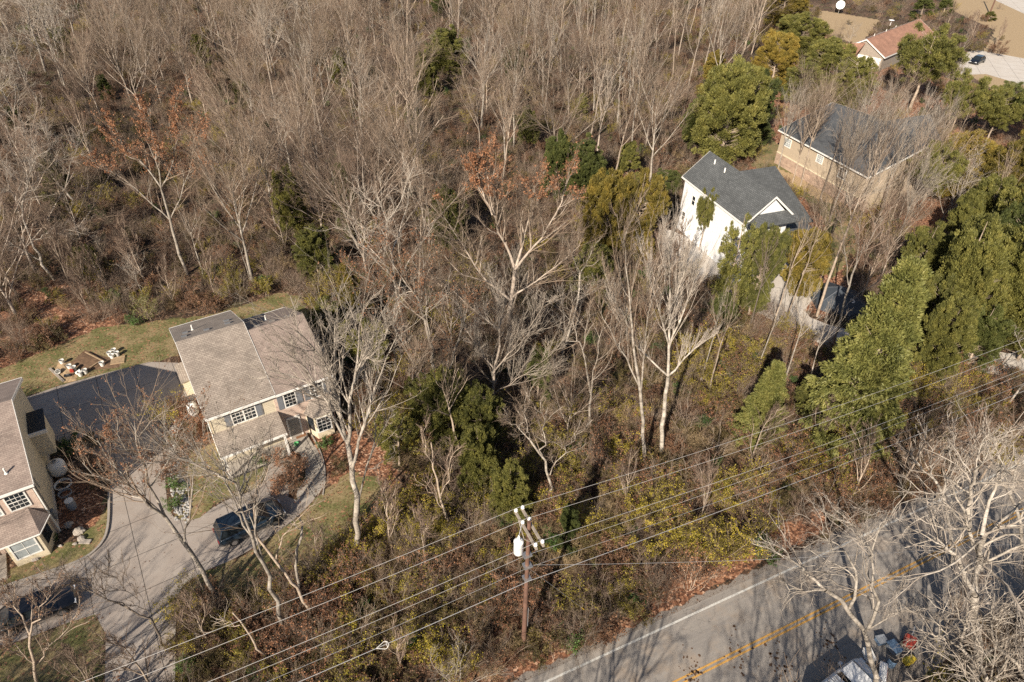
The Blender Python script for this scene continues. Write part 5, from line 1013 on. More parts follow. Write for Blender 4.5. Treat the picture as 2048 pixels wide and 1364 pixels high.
H_('bare_tree', 'white gnarled tree with forking snake limbs in the dark left woods', (150, 420), [([(150, 420), (145, 400), (112, 360), (95, 340)], 1, .7), ([(112, 360), (115, 320), (100, 280), (80, 240)], .5, .08), ([(112, 360), (90, 330), (60, 320), (20, 300)], .5, .08), ([(130, 380), (140, 340), (150, 300), (160, 270)], .45, .08), ([(95, 340), (60, 290), (40, 250)], .4, .07)], 'bark_white', 'twig_white', 54, .22, crooked=.15, nl=8, dens=.95, ang=.8, up=.03)
H_('bare_tree', 'thin grey tree lying low over the left driveway mouth', (330, 1290), [([(330, 1290), (300, 1240), (260, 1220), (215, 1200)], 1, .5), ([(215, 1200), (170, 1170), (130, 1160), (70, 1150)], .5, .07), ([(260, 1220), (200, 1190), (180, 1150)], .4, .07), ([(300, 1240), (250, 1180), (215, 1130)], .3, .07)], 'bark_dark', 'twig_grey', 55, .12, crooked=.12, nl=7, dens=.8)
H_('bare_tree', 'bushy bare tree with brown twigs hiding the black car at the lower left', (60, 1420), [([(60, 1420), (70, 1330), (60, 1270)], 1, .6), ([(60, 1270), (30, 1220), (10, 1180)], .5, .08), ([(60, 1270), (90, 1210), (110, 1160)], .5, .08), ([(70, 1330), (120, 1270), (160, 1220)], .4, .07), ([(70, 1330), (30, 1290), (-10, 1260)], .4, .07)], 'bark_tan', 'twig_brown', 56, .15, crooked=.1, nl=8, dens=.9, leaf_m='leaf_brown', leaves=500, leafsize=.08)
H_('bare_tree', 'slender tree with broken top standing in brush under the lowest left cables', (540, 1330), [([(540, 1330), (505, 1280), (480, 1250), (465, 1225)], 1, .5), ([(480, 1250), (440, 1240), (420, 1265)], .3, .06)], 'bark_tan', 'twig_pale', 57, .12, crooked=.1, nl=3, dens=.6)
H_('bare_tree', 'twin stemmed pale tree between the central pair and the crooked low tree', (1180, 850), [([(1180, 850), (1182, 790), (1175, 740), (1165, 700)], 1, .5), ([(1182, 790), (1190, 730), (1200, 680), (1210, 640)], .6, .07), ([(1165, 700), (1150, 660), (1140, 620)], .45, .07), ([(1165, 700), (1175, 650), (1180, 610)], .4, .06)], 'bark_pale', 'twig_grey', 58, .16, crooked=.09, nl=6, dens=.8)
H_('bare_tree', 'tall stem with side crown left of the central white pair', (1120, 720), [([(1120, 720), (1140, 660), (1155, 600), (1160, 550)], 1, .6), ([(1160, 550), (1140, 500), (1125, 470)], .5, .07), ([(1160, 550), (1180, 510), (1195, 480)], .5, .07), ([(1155, 600), (1190, 580), (1215, 560)], .4, .06)], 'bark_pale', 'twig_grey', 59, .17, crooked=.06, nl=7, dens=.9)
# slender leaning trunks along the pale driveway and in front of the dark roofed house
SL = [((1497, 665), 470, 'dark'), ((1512, 745), 560, 'pale'), ((1566, 770), 560, 'pale'), ((1572, 640), 420, 'tan'), ((1545, 655), 430, 'tan'), ((1606, 800), 620, 'pale'), ((1416, 790), 560, 'tan'), ((1402, 760), 580, 'pale'),
      ((1585, 365), 170, 'tan'), ((1600, 375), 180, 'tan'), ((1625, 520), 330, 'tan'), ((1658, 445), 190, 'pale'), ((1557, 335), 160, 'pale'), ((1690, 330), 150, 'pale'), ((1740, 350), 190, 'pale'), ((1770, 470), 250, 'tan'), ((1785, 510), 300, 'pale'), ((1800, 400), 210, 'pale'), ((1660, 480), 260, 'dark'), ((1720, 440), 220, 'tan'), ((1602, 352), 165, 'tan'), ((1640, 400), 200, 'dark'), ((1680, 395), 185, 'pale'), ((1715, 430), 205, 'tan'), ((1760, 430), 215, 'pale'), ((1795, 445), 235, 'tan'), ((1840, 420), 215, 'tan'), ((1625, 290), 130, 'tan'), ((1665, 215), 120, 'pale'), ((1720, 240), 130, 'tan'), ((1780, 250), 130, 'tan'), ((1570, 300), 160, 'tan'), ((1850, 330), 190, 'pale')]
for k, (bp, ty, c_) in enumerate(SL):
    g = G(*bp); hh = height_to(g, ty); adj = {'dark': 'slim dark trunked', 'tan': 'slim tan trunked', 'pale': 'slim pale trunked'}[c_]
    lab = auto_label(adj+' tree', g, hh); put_bare([11, 12][k % 2] if k < 8 else [2, 12, 0, 4][k % 4], g, hh, lab, wide=.75 if k < 8 else .8, bark_={'dark': 'bark_dark', 'tan': 'bark_tan', 'pale': 'bark_pale'}[c_], twig='twig_pale' if c_ == 'pale' else 'twig_grey', group='slender trees near the white house')
# evergreens
EP = {}
ES = {'lump': [dict(seed=61, h=9, rad=2.9, shape='cedar', clumps=1000, per=140, lobes=34), dict(seed=62, h=9, rad=2.7, shape='cedar', clumps=900, per=140, base=.06, lobes=28), dict(seed=68, h=9, rad=2.8, shape='cedar', clumps=1000, per=140, base=.1, lobes=40)], 'flat': [dict(seed=63, h=9, rad=3.2, shape='flat', clumps=560, per=130, base=.45, open_=.15, lobes=22)],
      'cone': [dict(seed=64, h=9, rad=2.3, shape='cone', clumps=800, per=140, base=.05, lobes=18)], 'layer': [dict(seed=65, h=9, rad=3.3, shape='layer', clumps=900, per=110, base=.04, leaf=.085)], 'open': [dict(seed=66, h=9, rad=2.4, shape='cedar', clumps=420, per=80, base=.25, open_=.4, lobes=15)]}
def ever(shape, base, ytop, wpx, leaf, label, alt=0, bark_='bark_tan', name='cedar_tree', group='evergreens'):
    g = G(*base); hh = height_to(g, ytop); key = (shape, alt % len(ES[shape]))
    if key not in EP:
        tr, cr = evergreen_geo(**ES[shape][key[1]]); a = tr.mesh('trunk', True); b = cr.mesh('crown'); a.materials.append(M['bark_tan']); b.materials.append(M['cedar']); EP[key] = (a, b)
    a, b = EP[key]; sp = ES[shape][key[1]]; px0 = prj((g[0]-1, g[1], hh*.6)); px1 = prj((g[0]+1, g[1], hh*.6)); pm = (px1[0]-px0[0])/2
    sw = .86*wpx/pm/2/sp['rad']; r = thing(name, label, 'tree', (g[0], g[1], 0), random.uniform(0, 6.28), group); r.scale = (sw, sw, hh/sp['h'])
    for n_, me, mt in (('trunk', a, bark_), ('crown', b, leaf)):
        o = link(n_, me, None, r); o.material_slots[0].link = 'OBJECT'; o.material_slots[0].material = M[mt]
EV = [('lump', (1497, 628), 445, 90, 'cedar', 'olive cedar hiding the foot of the gabled bay of the white house'), ('lump', (905, 870), 740, 120, 'cedar', 'bright olive cedar among pale stems at the centre'), ('lump', (960, 900), 770, 100, 'cedar', 'olive cedar right of the bright one at the centre'), ('cone', (1075, 800), 690, 70, 'cedar_dark', 'dark cedar right of the grey many stemmed tree'), ('lump', (1835, 705), 545, 110, 'cedar', 'olive cedar filling the gap right of the huge spruce'), ('lump', (1905, 700), 525, 110, 'cedar', 'shaggy olive cedar below the large olive green cedar'), ('lump', (1990, 690), 520, 120, 'cedar', 'shaggy olive cedar at the lower right of the grove'), ('lump', (1815, 600), 440, 90, 'cedar', 'olive cedar behind the top of the huge spruce'), ('lump', (1960, 610), 400, 110, 'cedar_dark', 'darker cedar in the middle of the right grove'), ('lump', (2040, 600), 380, 110, 'cedar', 'olive cedar cut by the right frame edge, middle'), ('cone', (1890, 520), 370, 80, 'cedar', 'pointed olive cedar up left in the right grove'),
      ('lump', (895, 150), 52, 90, 'cedar', 'dark topped cedar standing alone among grey trees near the top middle'), ('cone', (885, 45), -20, 60, 'cedar_dark', 'small dark cedar at the very top edge'), ('lump', (1112, 395), 255, 80, 'cedar_dark', 'dark cedar left of a pair behind pale trunks'), ('lump', (1165, 400), 275, 100, 'cedar_dark', 'dark cedar right of a pair behind pale trunks'),
      ('lump', (1205, 520), 335, 115, 'cedar_gold', 'golden olive cedar, left one of the pair left of the white house'), ('lump', (1268, 515), 330, 105, 'cedar_gold', 'golden olive cedar, right one of the pair left of the white house'), ('cone', (1180, 590), 480, 110, 'cedar', 'olive cedar below the golden pair'),
      ('lump', (1440, 330), 115, 150, 'cedar', 'broad tall olive cedar above the white house roof'), ('lump', (1495, 290), 130, 90, 'cedar_dark', 'darker cedar just right of the broad one above the white house'), ('lump', (1390, 300), 190, 70, 'cedar_dark', 'small cedar left of the broad one above the white house'), ('cone', (1420, 190), 95, 70, 'cedar_gold', 'brownish cedar top above the broad cedar'),
      ('lump', (640, 560), 445, 90, 'cedar', 'olive cedar in the brush above the brown roof'), ('lump', (590, 470), 330, 70, 'cedar', 'narrow green cedar left of the grey vase tree'), ('cone', (700, 470), 320, 60, 'cedar_dark', 'dark narrow cedar behind the grey vase tree'), ('cone', (712, 660), 515, 85, 'cedar_gold', 'pointed olive cedar right of the back roof corner'), ('open', (670, 700), 590, 90, 'cedar', 'low dark cedar against the right end of the brown roof'),
      ('open', (740, 760), 620, 110, 'cedar', 'olive cedar right of the brown roofed house'), ('open', (800, 930), 820, 100, 'cedar', 'loose low cedar at the right of the front garden'), ('open', (850, 860), 740, 100, 'cedar', 'loose olive cedar below the forked pale tree'), ('lump', (900, 890), 760, 110, 'cedar', 'olive cedar under the grey many stemmed tree'), ('lump', (960, 990), 850, 100, 'cedar', 'green shaggy cedar up left of the utility pole'), ('lump', (1020, 1040), 930, 90, 'cedar', 'grey green cedar behind the crossarm of the utility pole'),
      ('cone', (1132, 1100), 1010, 60, 'cedar_dark', 'small dark green cedar right of the utility pole'), ('layer', (1508, 880), 735, 120, 'spruce', 'rounded light green spruce left of the huge one'), ('cone', (1600, 830), 760, 70, 'cedar', 'sparse small cedar between the two spruces'), ('layer', (1672, 890), 540, 245, 'spruce', 'huge pale green layered spruce by the lower driveway'),
      ('lump', (1870, 680), 430, 150, 'cedar', 'large olive green cedar right of the huge spruce'), ('lump', (1960, 680), 440, 150, 'cedar', 'broad olive gold cedar before the right edge driveway'), ('lump', (2035, 720), 470, 130, 'cedar', 'dark edged cedar cut by the right frame edge'), ('lump', (1900, 620), 420, 130, 'cedar', 'olive cedar behind the large olive green one'), ('lump', (1990, 560), 340, 130, 'cedar', 'tall olive cedar behind the broad olive gold one'), ('lump', (1850, 760), 590, 110, 'cedar', 'shaded cedar at the right foot of the huge spruce'), ('lump', (1930, 740), 610, 100, 'cedar_dark', 'dark low cedar above the right edge driveway'),
      ('lump', (1985, 430), 270, 120, 'cedar_gold', 'yellow green cedar at the right edge, midway up'), ('lump', (2045, 400), 230, 120, 'cedar', 'green cedar touching the right edge above the yellow green one'), ('lump', (1900, 400), 255, 110, 'cedar_gold', 'yellow green cedar right of the dark roofed house'), ('flat', (1835, 430), 290, 110, 'cedar', 'thin olive cedar behind bare trees near the dark roofed house'), ('lump', (1940, 500), 350, 110, 'cedar', 'olive cedar in the middle of the right edge grove'),
      ('flat', (1818, 222), 60, 140, 'cedar', 'flat topped cedar on a thick pale trunk before the rust roofed house'), ('flat', (1890, 285), 150, 90, 'cedar', 'leaning cedar on a bare trunk below the far black car'), ('flat', (1965, 300), 180, 100, 'cedar', 'spreading cedar on a bare trunk near the right edge'), ('flat', (2030, 310), 160, 110, 'cedar_dark', 'dark spreading cedar at the right edge below the far driveway'), ('flat', (2000, 250), 170, 90, 'cedar_dark', 'dark cedar beside the far driveway shadow'),
      ('lump', (1640, 190), 75, 110, 'cedar', 'olive cedar left of the rust roofed house'), ('lump', (1590, 120), 20, 100, 'cedar', 'tall cedar at the top, left of the far dry lawn'), ('lump', (1690, 220), 110, 90, 'cedar', 'cedar below the pale gable of the rust roofed house'), ('lump', (1540, 180), 60, 90, 'cedar_gold', 'gold green cedar top behind the pale bare crowns'), ('lump', (1560, 60), -30, 90, 'cedar_gold', 'gold cedar cut by the top edge'), ('lump', (1600, 210), 120, 90, 'cedar', 'low cedar up left of the dark roofed house'),
      ('cone', (1840, 35), -10, 50, 'cedar_dark', 'small round cedar left of two behind the rust roof'), ('cone', (1885, 30), -10, 40, 'cedar_dark', 'small round cedar right of two behind the rust roof'), ('cone', (1977, 40), 22, 30, 'cedar', 'tiny cedar at the foot of the far pole'), ('flat', (1398, 500), 385, 50, 'cedar', 'thin tall young cedar before the white wall'), ('open', (1442, 640), 412, 105, 'cedar', 'tall open branched cedar before the white house'), ('lump', (1440, 650), 585, 60, 'cedar_dark', 'low cedar beside the pale driveway'),
      ('lump', (1592, 588), 460, 100, 'cedar_gold', 'orange gold cedar between the white house and the tent'), ('flat', (1628, 300), 250, 50, 'cedar_gold', 'small olive cedar on the dry slope'), ('lump', (1330, 395), 340, 60, 'cedar_dark', 'small dark cedar by the left corner of the white house')]
for i, (sh_, bs_, yt, wp, lf, lab) in enumerate(EV):
  if bs_[0] > 1840 and lf == 'cedar_gold' : lf = 'cedar' if i % 2 else 'cedar_gold'
  ever(sh_, bs_, yt, wp, lf, lab, i, name='spruce_tree' if sh_ == 'layer' else 'cedar_tree')
# ------------------------------------------------------------------ the woods: single bare trees, then the far mass
EX = [P_PAD, P_WALK, P_BARNDRIVE, P_FARDRIVE, P_FARROAD, P_ROAD, P_GRAVEL]+P_LAWN[:5]
def hrect(o, a, x0, x1, y0, y1): return [hloc(o, x, y, 0, a)[:2] for x, y in ((x0, y0), (x1, y0), (x1, y1), (x0, y1))]
EXH = [hrect(H1, HA, -1, 12, -3, 14.5), hrect((H2[0], H2[1]), HA, -13, 2, -3, 14), hrect(H3, A3, -2.5, 14, -.8, 17), hrect((41.0, 98.1), math.radians(-68), -4, 16, -1.5, 20), hrect((75, 147), math.radians(43), -3.5, 28, -1, 13), [(tc[0]-4, tc[1]-4), (tc[0]+4, tc[1]-4), (tc[0]+4, tc[1]+4), (tc[0]-4, tc[1]+4)]]
def blocked(x, y, extra=()):
    r = np.zeros(np.shape(x), bool)
    for p in EX+EXH+list(extra): r |= in_poly(x, y, p)
    return r
rng = np.random.default_rng(99)
cand = []
for _ in range(120000):
    pass
    break
def pxy(x, y):
    X_ = x; Z = y*math.cos(PITCH)+CAM_H*math.sin(PITCH); Y_ = y*math.sin(PITCH)-CAM_H*math.cos(PITCH); a = X_/Z*FPX; b_ = Y_/Z*FPX
    c, s = math.cos(ROLL), math.sin(ROLL); return 1024+c*a+s*b_, 682-(-s*a+c*b_)
CX = rng.uniform(-190, 150, 60000); CY = rng.uniform(30, 235, 60000); PXc, PYc = pxy(CX, CY)
WOODS = [(-120, -60), (1560, -60), (1560, 40), (1500, 130), (1420, 290), (1350, 340), (1290, 520), (1330, 700), (1300, 780), (1180, 860), (1120, 930), (860, 960), (780, 870), (720, 760), (650, 640), (560, 560), (300, 610), (180, 640), (30, 700), (-120, 760)]
ok = in_poly(PXc, PYc, WOODS) & ~blocked(CX, CY)
CX, CY, PXc, PYc = CX[ok], CY[ok], PXc[ok], PYc[ok]
keep = []; cell = {}
for x, y, px, py in zip(CX, CY, PXc, PYc):
    dmin = 5.0+max(0, (y-60))*.012+3.5*(math.sin(x*.11+1)*math.sin(y*.13+x*.05) > .45)
    ci, cj = int(x//6), int(y//6); bad = False
    for di in (-1, 0, 1):
        for dj in (-1, 0, 1):
            for (a, b_) in cell.get((ci+di, cj+dj), ()):
                if (a-x)**2+(b_-y)**2 < dmin*dmin: bad = True; break
            if bad: break
        if bad: break
    if not bad: cell.setdefault((ci, cj), []).append((x, y)); keep.append((x, y, px, py))
keep.sort(key=lambda k: k[1])
VIEW = [(1160, 345, 1312, 510), (1078, 262, 1205, 370), (862, 62, 940, 140), (1375, 120, 1500, 310), (1345, 300, 1600, 520), (335, 592, 640, 800), (575, 450, 680, 560), (195, 190, 390, 400), (935, 300, 1060, 350), (1245, 490, 1425, 900), (1200, 640, 1300, 900), (680, 530, 745, 640), (1020, 1000, 1100, 1100)]
def hides(x, y, hh):                                 # open sight lines: no tree where its crown would cover these
    (tx, ty), (bx, by) = prj((x, y, hh)), prj((x, y, hh*.4)); r = abs(prj((x+3.2, y, hh*.7))[0]-prj((x-.0, y, hh*.7))[0])
    for a, b_, c, d in VIEW:
        ox = min(max(tx, bx)+r*.6, c)-max(min(tx, bx)-r*.6, a); oy = min(by, d)-max(ty, b_)
        if ox > 12 and oy > 12: return True
    return False
near, far = keep[:235], keep[235:]
ADJ = ['grey vase shaped tree', 'wide grey bare tree', 'upright grey tree', 'dense grey bare tree', 'slender pale bare tree', 'slender tan bare tree', 'narrow grey bare tree', 'crooked whitish tree', 'gnarled whitish tree', 'low brown bare tree', 'small brown bare tree', 'sparse thin pale tree', 'thin high crowned tree']
def pick(px, py, r):
    if px < 260 and py < 620: pr = [1, 1, 1, 1, 1, 2, 1, 3, 3, 2, 2]
    elif px > 1050 and py < 420: pr = [2, 1, 1, 1, 4, 3, 4, .5, .5, .5, .5]
    else: pr = [3, 3, 2, 3, 1.5, 1.5, 1.5, .7, .6, 1.6, 1.6]
    pr = np.array(pr)/sum(pr); return int(r.choice(11, p=pr))
for (x, y, px, py) in near:
    i = pick(px, py, rng); hh = rng.uniform(13, 19)*(1 if i < 9 else .6)
    if y < 52: hh *= .7
    if hides(x, y, hh): continue
    lab = auto_label(ADJ[i], (x, y), hh)
    if lab: put_bare(i, (x, y), hh, lab, wide=rng.uniform(.85, 1.2))
# trees south of the road and behind the camera's edge: they throw the long shadows over road and driveway
for k, (x, y, hh, i) in enumerate([(10, 4, 17, 0), (16, 8, 18, 1), (21, 3, 17, 7), (26, 10, 18, 2), (31, 6, 17, 0), (37, 12, 18, 8), (3, -2, 17, 4), (43, 18, 18, 1), (-34, 2, 17, 0), (-40, 8, 18, 1), (-46, 4, 17, 3), (-28, -3, 16, 2), (-36, 12, 12, 5), (-44, 16, 15, 0), (-50, 22, 16, 2), (-22, 1, 15, 8), (-14, -2, 14, 0), (7, 1, 18, 12), (-8, -4, 17, 8), (-3, 1, 18, 7), (1, 5, 17, 11), (-12, 3, 16, 12), (4, -5, 18, 1), (13, 7, 17, 8), (18, 5, 18, 12), (23, 9, 17, 7), (28, 4, 18, 11), (34, 10, 18, 8), (40, 14, 17, 12), (46, 20, 18, 7), (-31, 6, 16, 12), (-38, 2, 17, 8), (-26, 3, 15, 11), (-48, 12, 17, 12), (-42, 20, 14, 11)]):
    put_bare(i, (x, y), hh, ['tall bare tree', 'wide bare tree', 'straight bare tree', 'old bare tree'][k % 4]+' '+['south of the road verge', 'beyond the lower frame edge', 'outside the photo by the road', 'outside the photo by the driveway'][k//4 % 4]+['', ', stout', ', slim', ', forked', ', leaning'][k % 5]+(' and knotted' if k > 15 else ''), name='bare_tree', group='trees beyond the frame')
# small dull cedars scattered through the woods
kc = 0
for (x, y, px, py) in keep[5:215:9]:
    x += 2.2; y += 1.3; hh = 4.5+(kc*37 % 40)/10
    if blocked(x, y) or hides(x, y, hh): continue
    lab = auto_label(['small dull green cedar', 'low olive cedar', 'young dark cedar'][kc % 3], (x, y), hh); px2, py2 = prj((x, y, 0)); tp = prj((x, y, hh)); pm = prj((x+.5, y, hh/2))[0]-prj((x-.5, y, hh/2))[0]
    if lab: ever(['lump', 'cone'][kc % 2], (px2, py2), tp[1], pm*hh*.62, ['cedar', 'cedar_dark', 'cedar'][kc % 3], lab, kc, group='small cedars in the woods')
    kc += 1
# right side scatter of bare trees
for k, (bp, ty, i) in enumerate([((1830, 380), 210, 4), ((1870, 470), 330, 7), ((1905, 430), 290, 7), ((1950, 470), 300, 5), ((2000, 480), 290, 5), ((1760, 560), 400, 0), ((1740, 480), 330, 3), ((1720, 600), 450, 9), ((1905, 150), 40, 4), ((1890, 60), 0, 9), ((1940, 80), 20, 9), ((1990, 90), 40, 10), ((1690, 110), 40, 8), ((1870, 235), 110, 6), ((1745, 180), 120, 2), ((1800, 330), 170, 6), ((1640, 270), 130, 3), ((1700, 290), 150, 0), ((1590, 250), 120, 0), ((1760, 270), 170, 2), ((1880, 250), 130, 5),
                                 ((1345, 590), 440, 10), ((1300, 600), 450, 10), ((1500, 930), 800, 9), ((1620, 900), 790, 10), ((1700, 1000), 860, 9), ((1800, 980), 830, 9), ((1870, 1000), 830, 10), ((1960, 960), 790, 9), ((2030, 930), 780, 10), ((2010, 820), 640, 8), ((1830, 930), 800, 10), ((1250, 1010), 900, 10), ((1400, 1040), 930, 9), ((780, 1090), 960, 10), ((850, 1130), 1000, 9), ((640, 1130), 1040, 10), ((420, 1290), 1190, 10), ((300, 1370), 1250, 9), ((200, 1400), 1300, 10), ((800, 1340), 1250, 10), ((920, 1420), 1310, 7), ((1850, 1440), 1250, 12), ((1880, 1500), 1240, 7), ((2030, 1500), 1180, 12), ((2040, 1390), 1200, 9), ((1890, 1260), 1150, 10), ((2040, 1250), 1110, 8),
                                 ((220, 600), 490, 9), ((290, 600), 510, 8), ((350, 610), 520, 9), ((430, 590), 470, 10), ((500, 560), 440, 4), ((410, 560), 400, 4), ((180, 625), 540, 10)]):
    g = G(*bp); hh = height_to(g, ty); lab = auto_label(ADJ[i], g, hh)
    if lab: put_bare(i, g, hh, lab, twig='twig_pale' if i in (7, 8) else None)

def joined(name, tr, cr, bm_, tm_, lp=None, lm=None, ls=.1):
    vs, qs, ts, mi, n = [], [], [], [], 0
    for acc, k in ((tr, 0), (cr, 1)):
        v = np.concatenate(acc.v); q = np.concatenate(acc.q)+n; vs.append(v); qs.append(q); mi += [np.full(len(q), k)]; n += len(v)
    if lp is not None: v, q = leaf_quads(lp, ls, np.random.default_rng(8)); vs.append(v); qs.append(q+n); mi.append(np.full(len(q), 2))
    me = mesh_np(name, np.concatenate(vs), np.concatenate(qs)); me.materials.append(M[bm_]); me.materials.append(M[tm_])
    if lp is not None: me.materials.append(M[lm])
    me.polygons.foreach_set('material_index', np.concatenate(mi).astype(np.int32)); return bpy.data.objects.new(name, me)
def scatter(name, pts, idx, rot, scl, protos, kind='stuff'):
    """one object that grows the prototypes on its points"""
    col = bpy.data.collections.new(name+'_kinds')
    for k, o in enumerate(protos): o.name = f'{chr(97+k)}_{o.name}'; col.objects.link(o)
    me = bpy.data.meshes.new(name); me.vertices.add(len(pts)); me.vertices.foreach_set('co', np.asarray(pts, np.float32).ravel())
    for n_, d in (('pick', idx), ('turn', rot), ('size', scl)):
        at = me.attributes.new(n_, 'INT' if n_ == 'pick' else 'FLOAT', 'POINT'); at.data.foreach_set('value', np.asarray(d, np.int32 if n_ == 'pick' else np.float32))
    o = link(name, me, None); ng = bpy.data.node_groups.new(name, 'GeometryNodeTree'); ng.interface.new_socket('Geometry', in_out='INPUT', socket_type='NodeSocketGeometry'); ng.interface.new_socket('Geometry', in_out='OUTPUT', socket_type='NodeSocketGeometry')
    gi, go = ng.nodes.new('NodeGroupInput'), ng.nodes.new('NodeGroupOutput'); ci = ng.nodes.new('GeometryNodeCollectionInfo'); ci.inputs[0].default_value = col; ci.inputs[1].default_value = True; ci.inputs[2].default_value = True
    iop = ng.nodes.new('GeometryNodeInstanceOnPoints'); iop.inputs['Pick Instance'].default_value = True
    def na(n_, t_):
        a = ng.nodes.new('GeometryNodeInputNamedAttribute'); a.data_type = t_; a.inputs[0].default_value = n_; return [s for s in a.outputs if s.enabled and s.name == 'Attribute'][0]
    cx = ng.nodes.new('ShaderNodeCombineXYZ'); ng.links.new(na('turn', 'FLOAT'), cx.inputs[2]); L_ = ng.links.new
    L_(gi.outputs[0], iop.inputs['Points']); L_(ci.outputs[0], iop.inputs['Instance']); L_(na('pick', 'INT'), iop.inputs['Instance Index']); L_(cx.outputs[0], iop.inputs['Rotation']); L_(na('size', 'FLOAT'), iop.inputs['Scale']); L_(iop.outputs[0], go.inputs[0])
    md = o.modifiers.new('scatter', 'NODES'); md.node_group = ng; return tag(o, None, None, kind=kind)
fp_ = [joined('tree', *get_geo(i)[:2], *BM_[i]) for i in range(11)]
fi = [pick(p[2], p[3], rng) for p in far]
scatter('woods', [(p[0], p[1], 0) for p in far], fi, rng.uniform(0, 6.28, len(far)), [rng.uniform(.85, 1.3)*(.65 if f > 8 else 1) for f in fi], fp_)
print('trees near/far', len(near), len(far))
# ------------------------------------------------------------------ undergrowth: brush nobody could count
def bush_geo(seed, h=1.8, nst=9, leaves=1500, leafsize=.07, spread=.55, twigs=1.0):
    r = np.random.default_rng(seed); k = 6; P = np.zeros((nst, k, 3)); d = r.normal(size=(nst, 3))*spread; d[:, 2] = 1; d = nrm(d); P[:, 0, :2] = r.normal(size=(nst, 2))*.15*h
    for j in range(1, k): d = nrm(d+r.normal(size=d.shape)*.16+np.array([0, 0, .04])); P[:, j] = P[:, j-1]+d*(h*r.uniform(.75, 1.1, nst)/(k-1))[:, None]
    R = np.linspace(.016, .006, k)[None]*np.ones((nst, 1)); tr, cr = Acc(), Acc(); v, q = tube_np(P, R, 4); tr.add(v, q)
    L2, R2 = spawn(P, R, 7, .2, .97, .6, .45, .35, 4, r, up=.05, wob=.15, rmin=.006); L3, R3 = spawn(L2, R2, int(5*twigs), .1, .97, .6, .6, .4, 3, r, up=.03, wob=.15, rmin=.005)
    for a, b in ((L2, R2), (L3, R3)): v, q = tube_np(a, b, 3); cr.add(v, q)
    lp = None
    if leaves: tp = np.concatenate([L3.reshape(-1, 3), L2[:, 1:].reshape(-1, 3)]); lp = tp[r.integers(0, len(tp), leaves)]+r.normal(size=(leaves, 3))*.07; lp[:, 2] = np.abs(lp[:, 2])+.03
    return tr, cr, lp, leafsize
M['straw'] = bark('straw', (.22, .15, .08), (.44, .33, .19))
UB = []
for i, (kw, lm, bk, tw) in enumerate([(dict(seed=71, h=1.9, leaves=1500, leafsize=.075), 'leaf_yellow', 'bark_tan', 'twig_brown'), (dict(seed=72, h=1.5, leaves=1700, leafsize=.07), 'leaf_olive', 'bark_dark', 'twig_brown'), (dict(seed=73, h=2.2, nst=12, leaves=0, twigs=1.3), None, 'bark_tan', 'twig_brown'),
        (dict(seed=74, h=1.4, leaves=900, leafsize=.085), 'leaf_brown', 'bark_dark', 'twig_brown'), (dict(seed=75, h=1.3, leaves=1500, leafsize=.075), 'leaf_green', 'bark_dark', 'twig_brown'), (dict(seed=76, h=3.2, nst=7, leaves=0, spread=.35, twigs=1.2), None, 'bark_grey', 'twig_grey'),
        (dict(seed=77, h=2.6, nst=9, leaves=1100, leafsize=.08), 'leaf_yellow', 'bark_tan', 'twig_brown'), (dict(seed=78, h=2.4, nst=9, leaves=500, leafsize=.09), 'leaf_rust', 'bark_tan', 'twig_brown'), (dict(seed=79, h=1.5, nst=26, leaves=0, spread=.75, twigs=1.0), None, 'straw', 'straw')]):
    tr, cr, lp, ls = bush_geo(**kw); UB.append(joined('bush', tr, cr, bk, tw, lp, lm, ls))
VER = smooth_poly(gp([(780, 1364), (1050, 1350), (1180, 1290), (1500, 1110), (1640, 1030), (1640, 1140), (1000, 1450), (700, 1450)]), 1)
CL = [P_RUST[1]]
n_ = 90000; UX = rng.uniform(-190, 160, n_); UY = 17+rng.uniform(0, 1, n_)**1.5*205; PX_, PY_ = pxy(UX, UY)
vis = (PX_ > -60) & (PX_ < 2110) & (PY_ > -40) & (PY_ < 1480); UX, UY, PX_, PY_ = UX[vis], UY[vis], PX_[vis], PY_[vis]
dry_ = np.zeros(len(UX), bool)
for p in P_DRY+[P_LAWN[5]]: dry_ |= in_poly(UX, UY, p)
bl = blocked(UX, UY, [P_FARROAD]); verge = in_poly(UX, UY, VER); slope = in_poly(PX_, PY_, [(700, 800), (1250, 820), (1450, 640), (1700, 700), (1830, 730), (2060, 760), (2060, 900), (1700, 1050), (1100, 1290), (950, 1370), (330, 1400), (360, 1200), (640, 1130), (760, 1060), (820, 960)])
right_ = in_poly(PX_, PY_, [(1500, 0), (2100, 0), (2100, 470), (1700, 500), (1660, 640), (1480, 560)])
base_d = np.where(slope, .72, .36)*np.where(right_, .55, 1)*np.where(verge, .25, 1)*np.where(in_poly(UX, UY, P_RUST[1]), .05, 1)*np.where(UY > 120, .7, 1)
# clumpy density
def vnoise(x, y, s, seed):
    r = np.random.default_rng(seed); g = r.uniform(size=(64, 64)); u, v = (x/s) % 64, (y/s) % 64; i, j = u.astype(int), v.astype(int); fu, fv = u-i, v-j; fu = fu*fu*(3-2*fu); fv = fv*fv*(3-2*fv)
    return (g[i, j]*(1-fu)+g[(i+1) % 64, j]*fu)*(1-fv)+(g[i, (j+1) % 64]*(1-fu)+g[(i+1) % 64, (j+1) % 64]*fu)*fv
cl_ = vnoise(UX, UY, 4.5, 1)
accept = (rng.uniform(size=len(UX)) < base_d*(.45+1.1*cl_)*1.0) & ~bl & ~(dry_ & (rng.uniform(size=len(UX)) < .93))
UX, UY, slope, verge = UX[accept], UY[accept], slope[accept], verge[accept]
k1, k2 = vnoise(UX, UY, 8, 2), vnoise(UX, UY, 4, 3); pick_ = np.zeros(len(UX), int); rv = rng.uniform(size=len(UX))
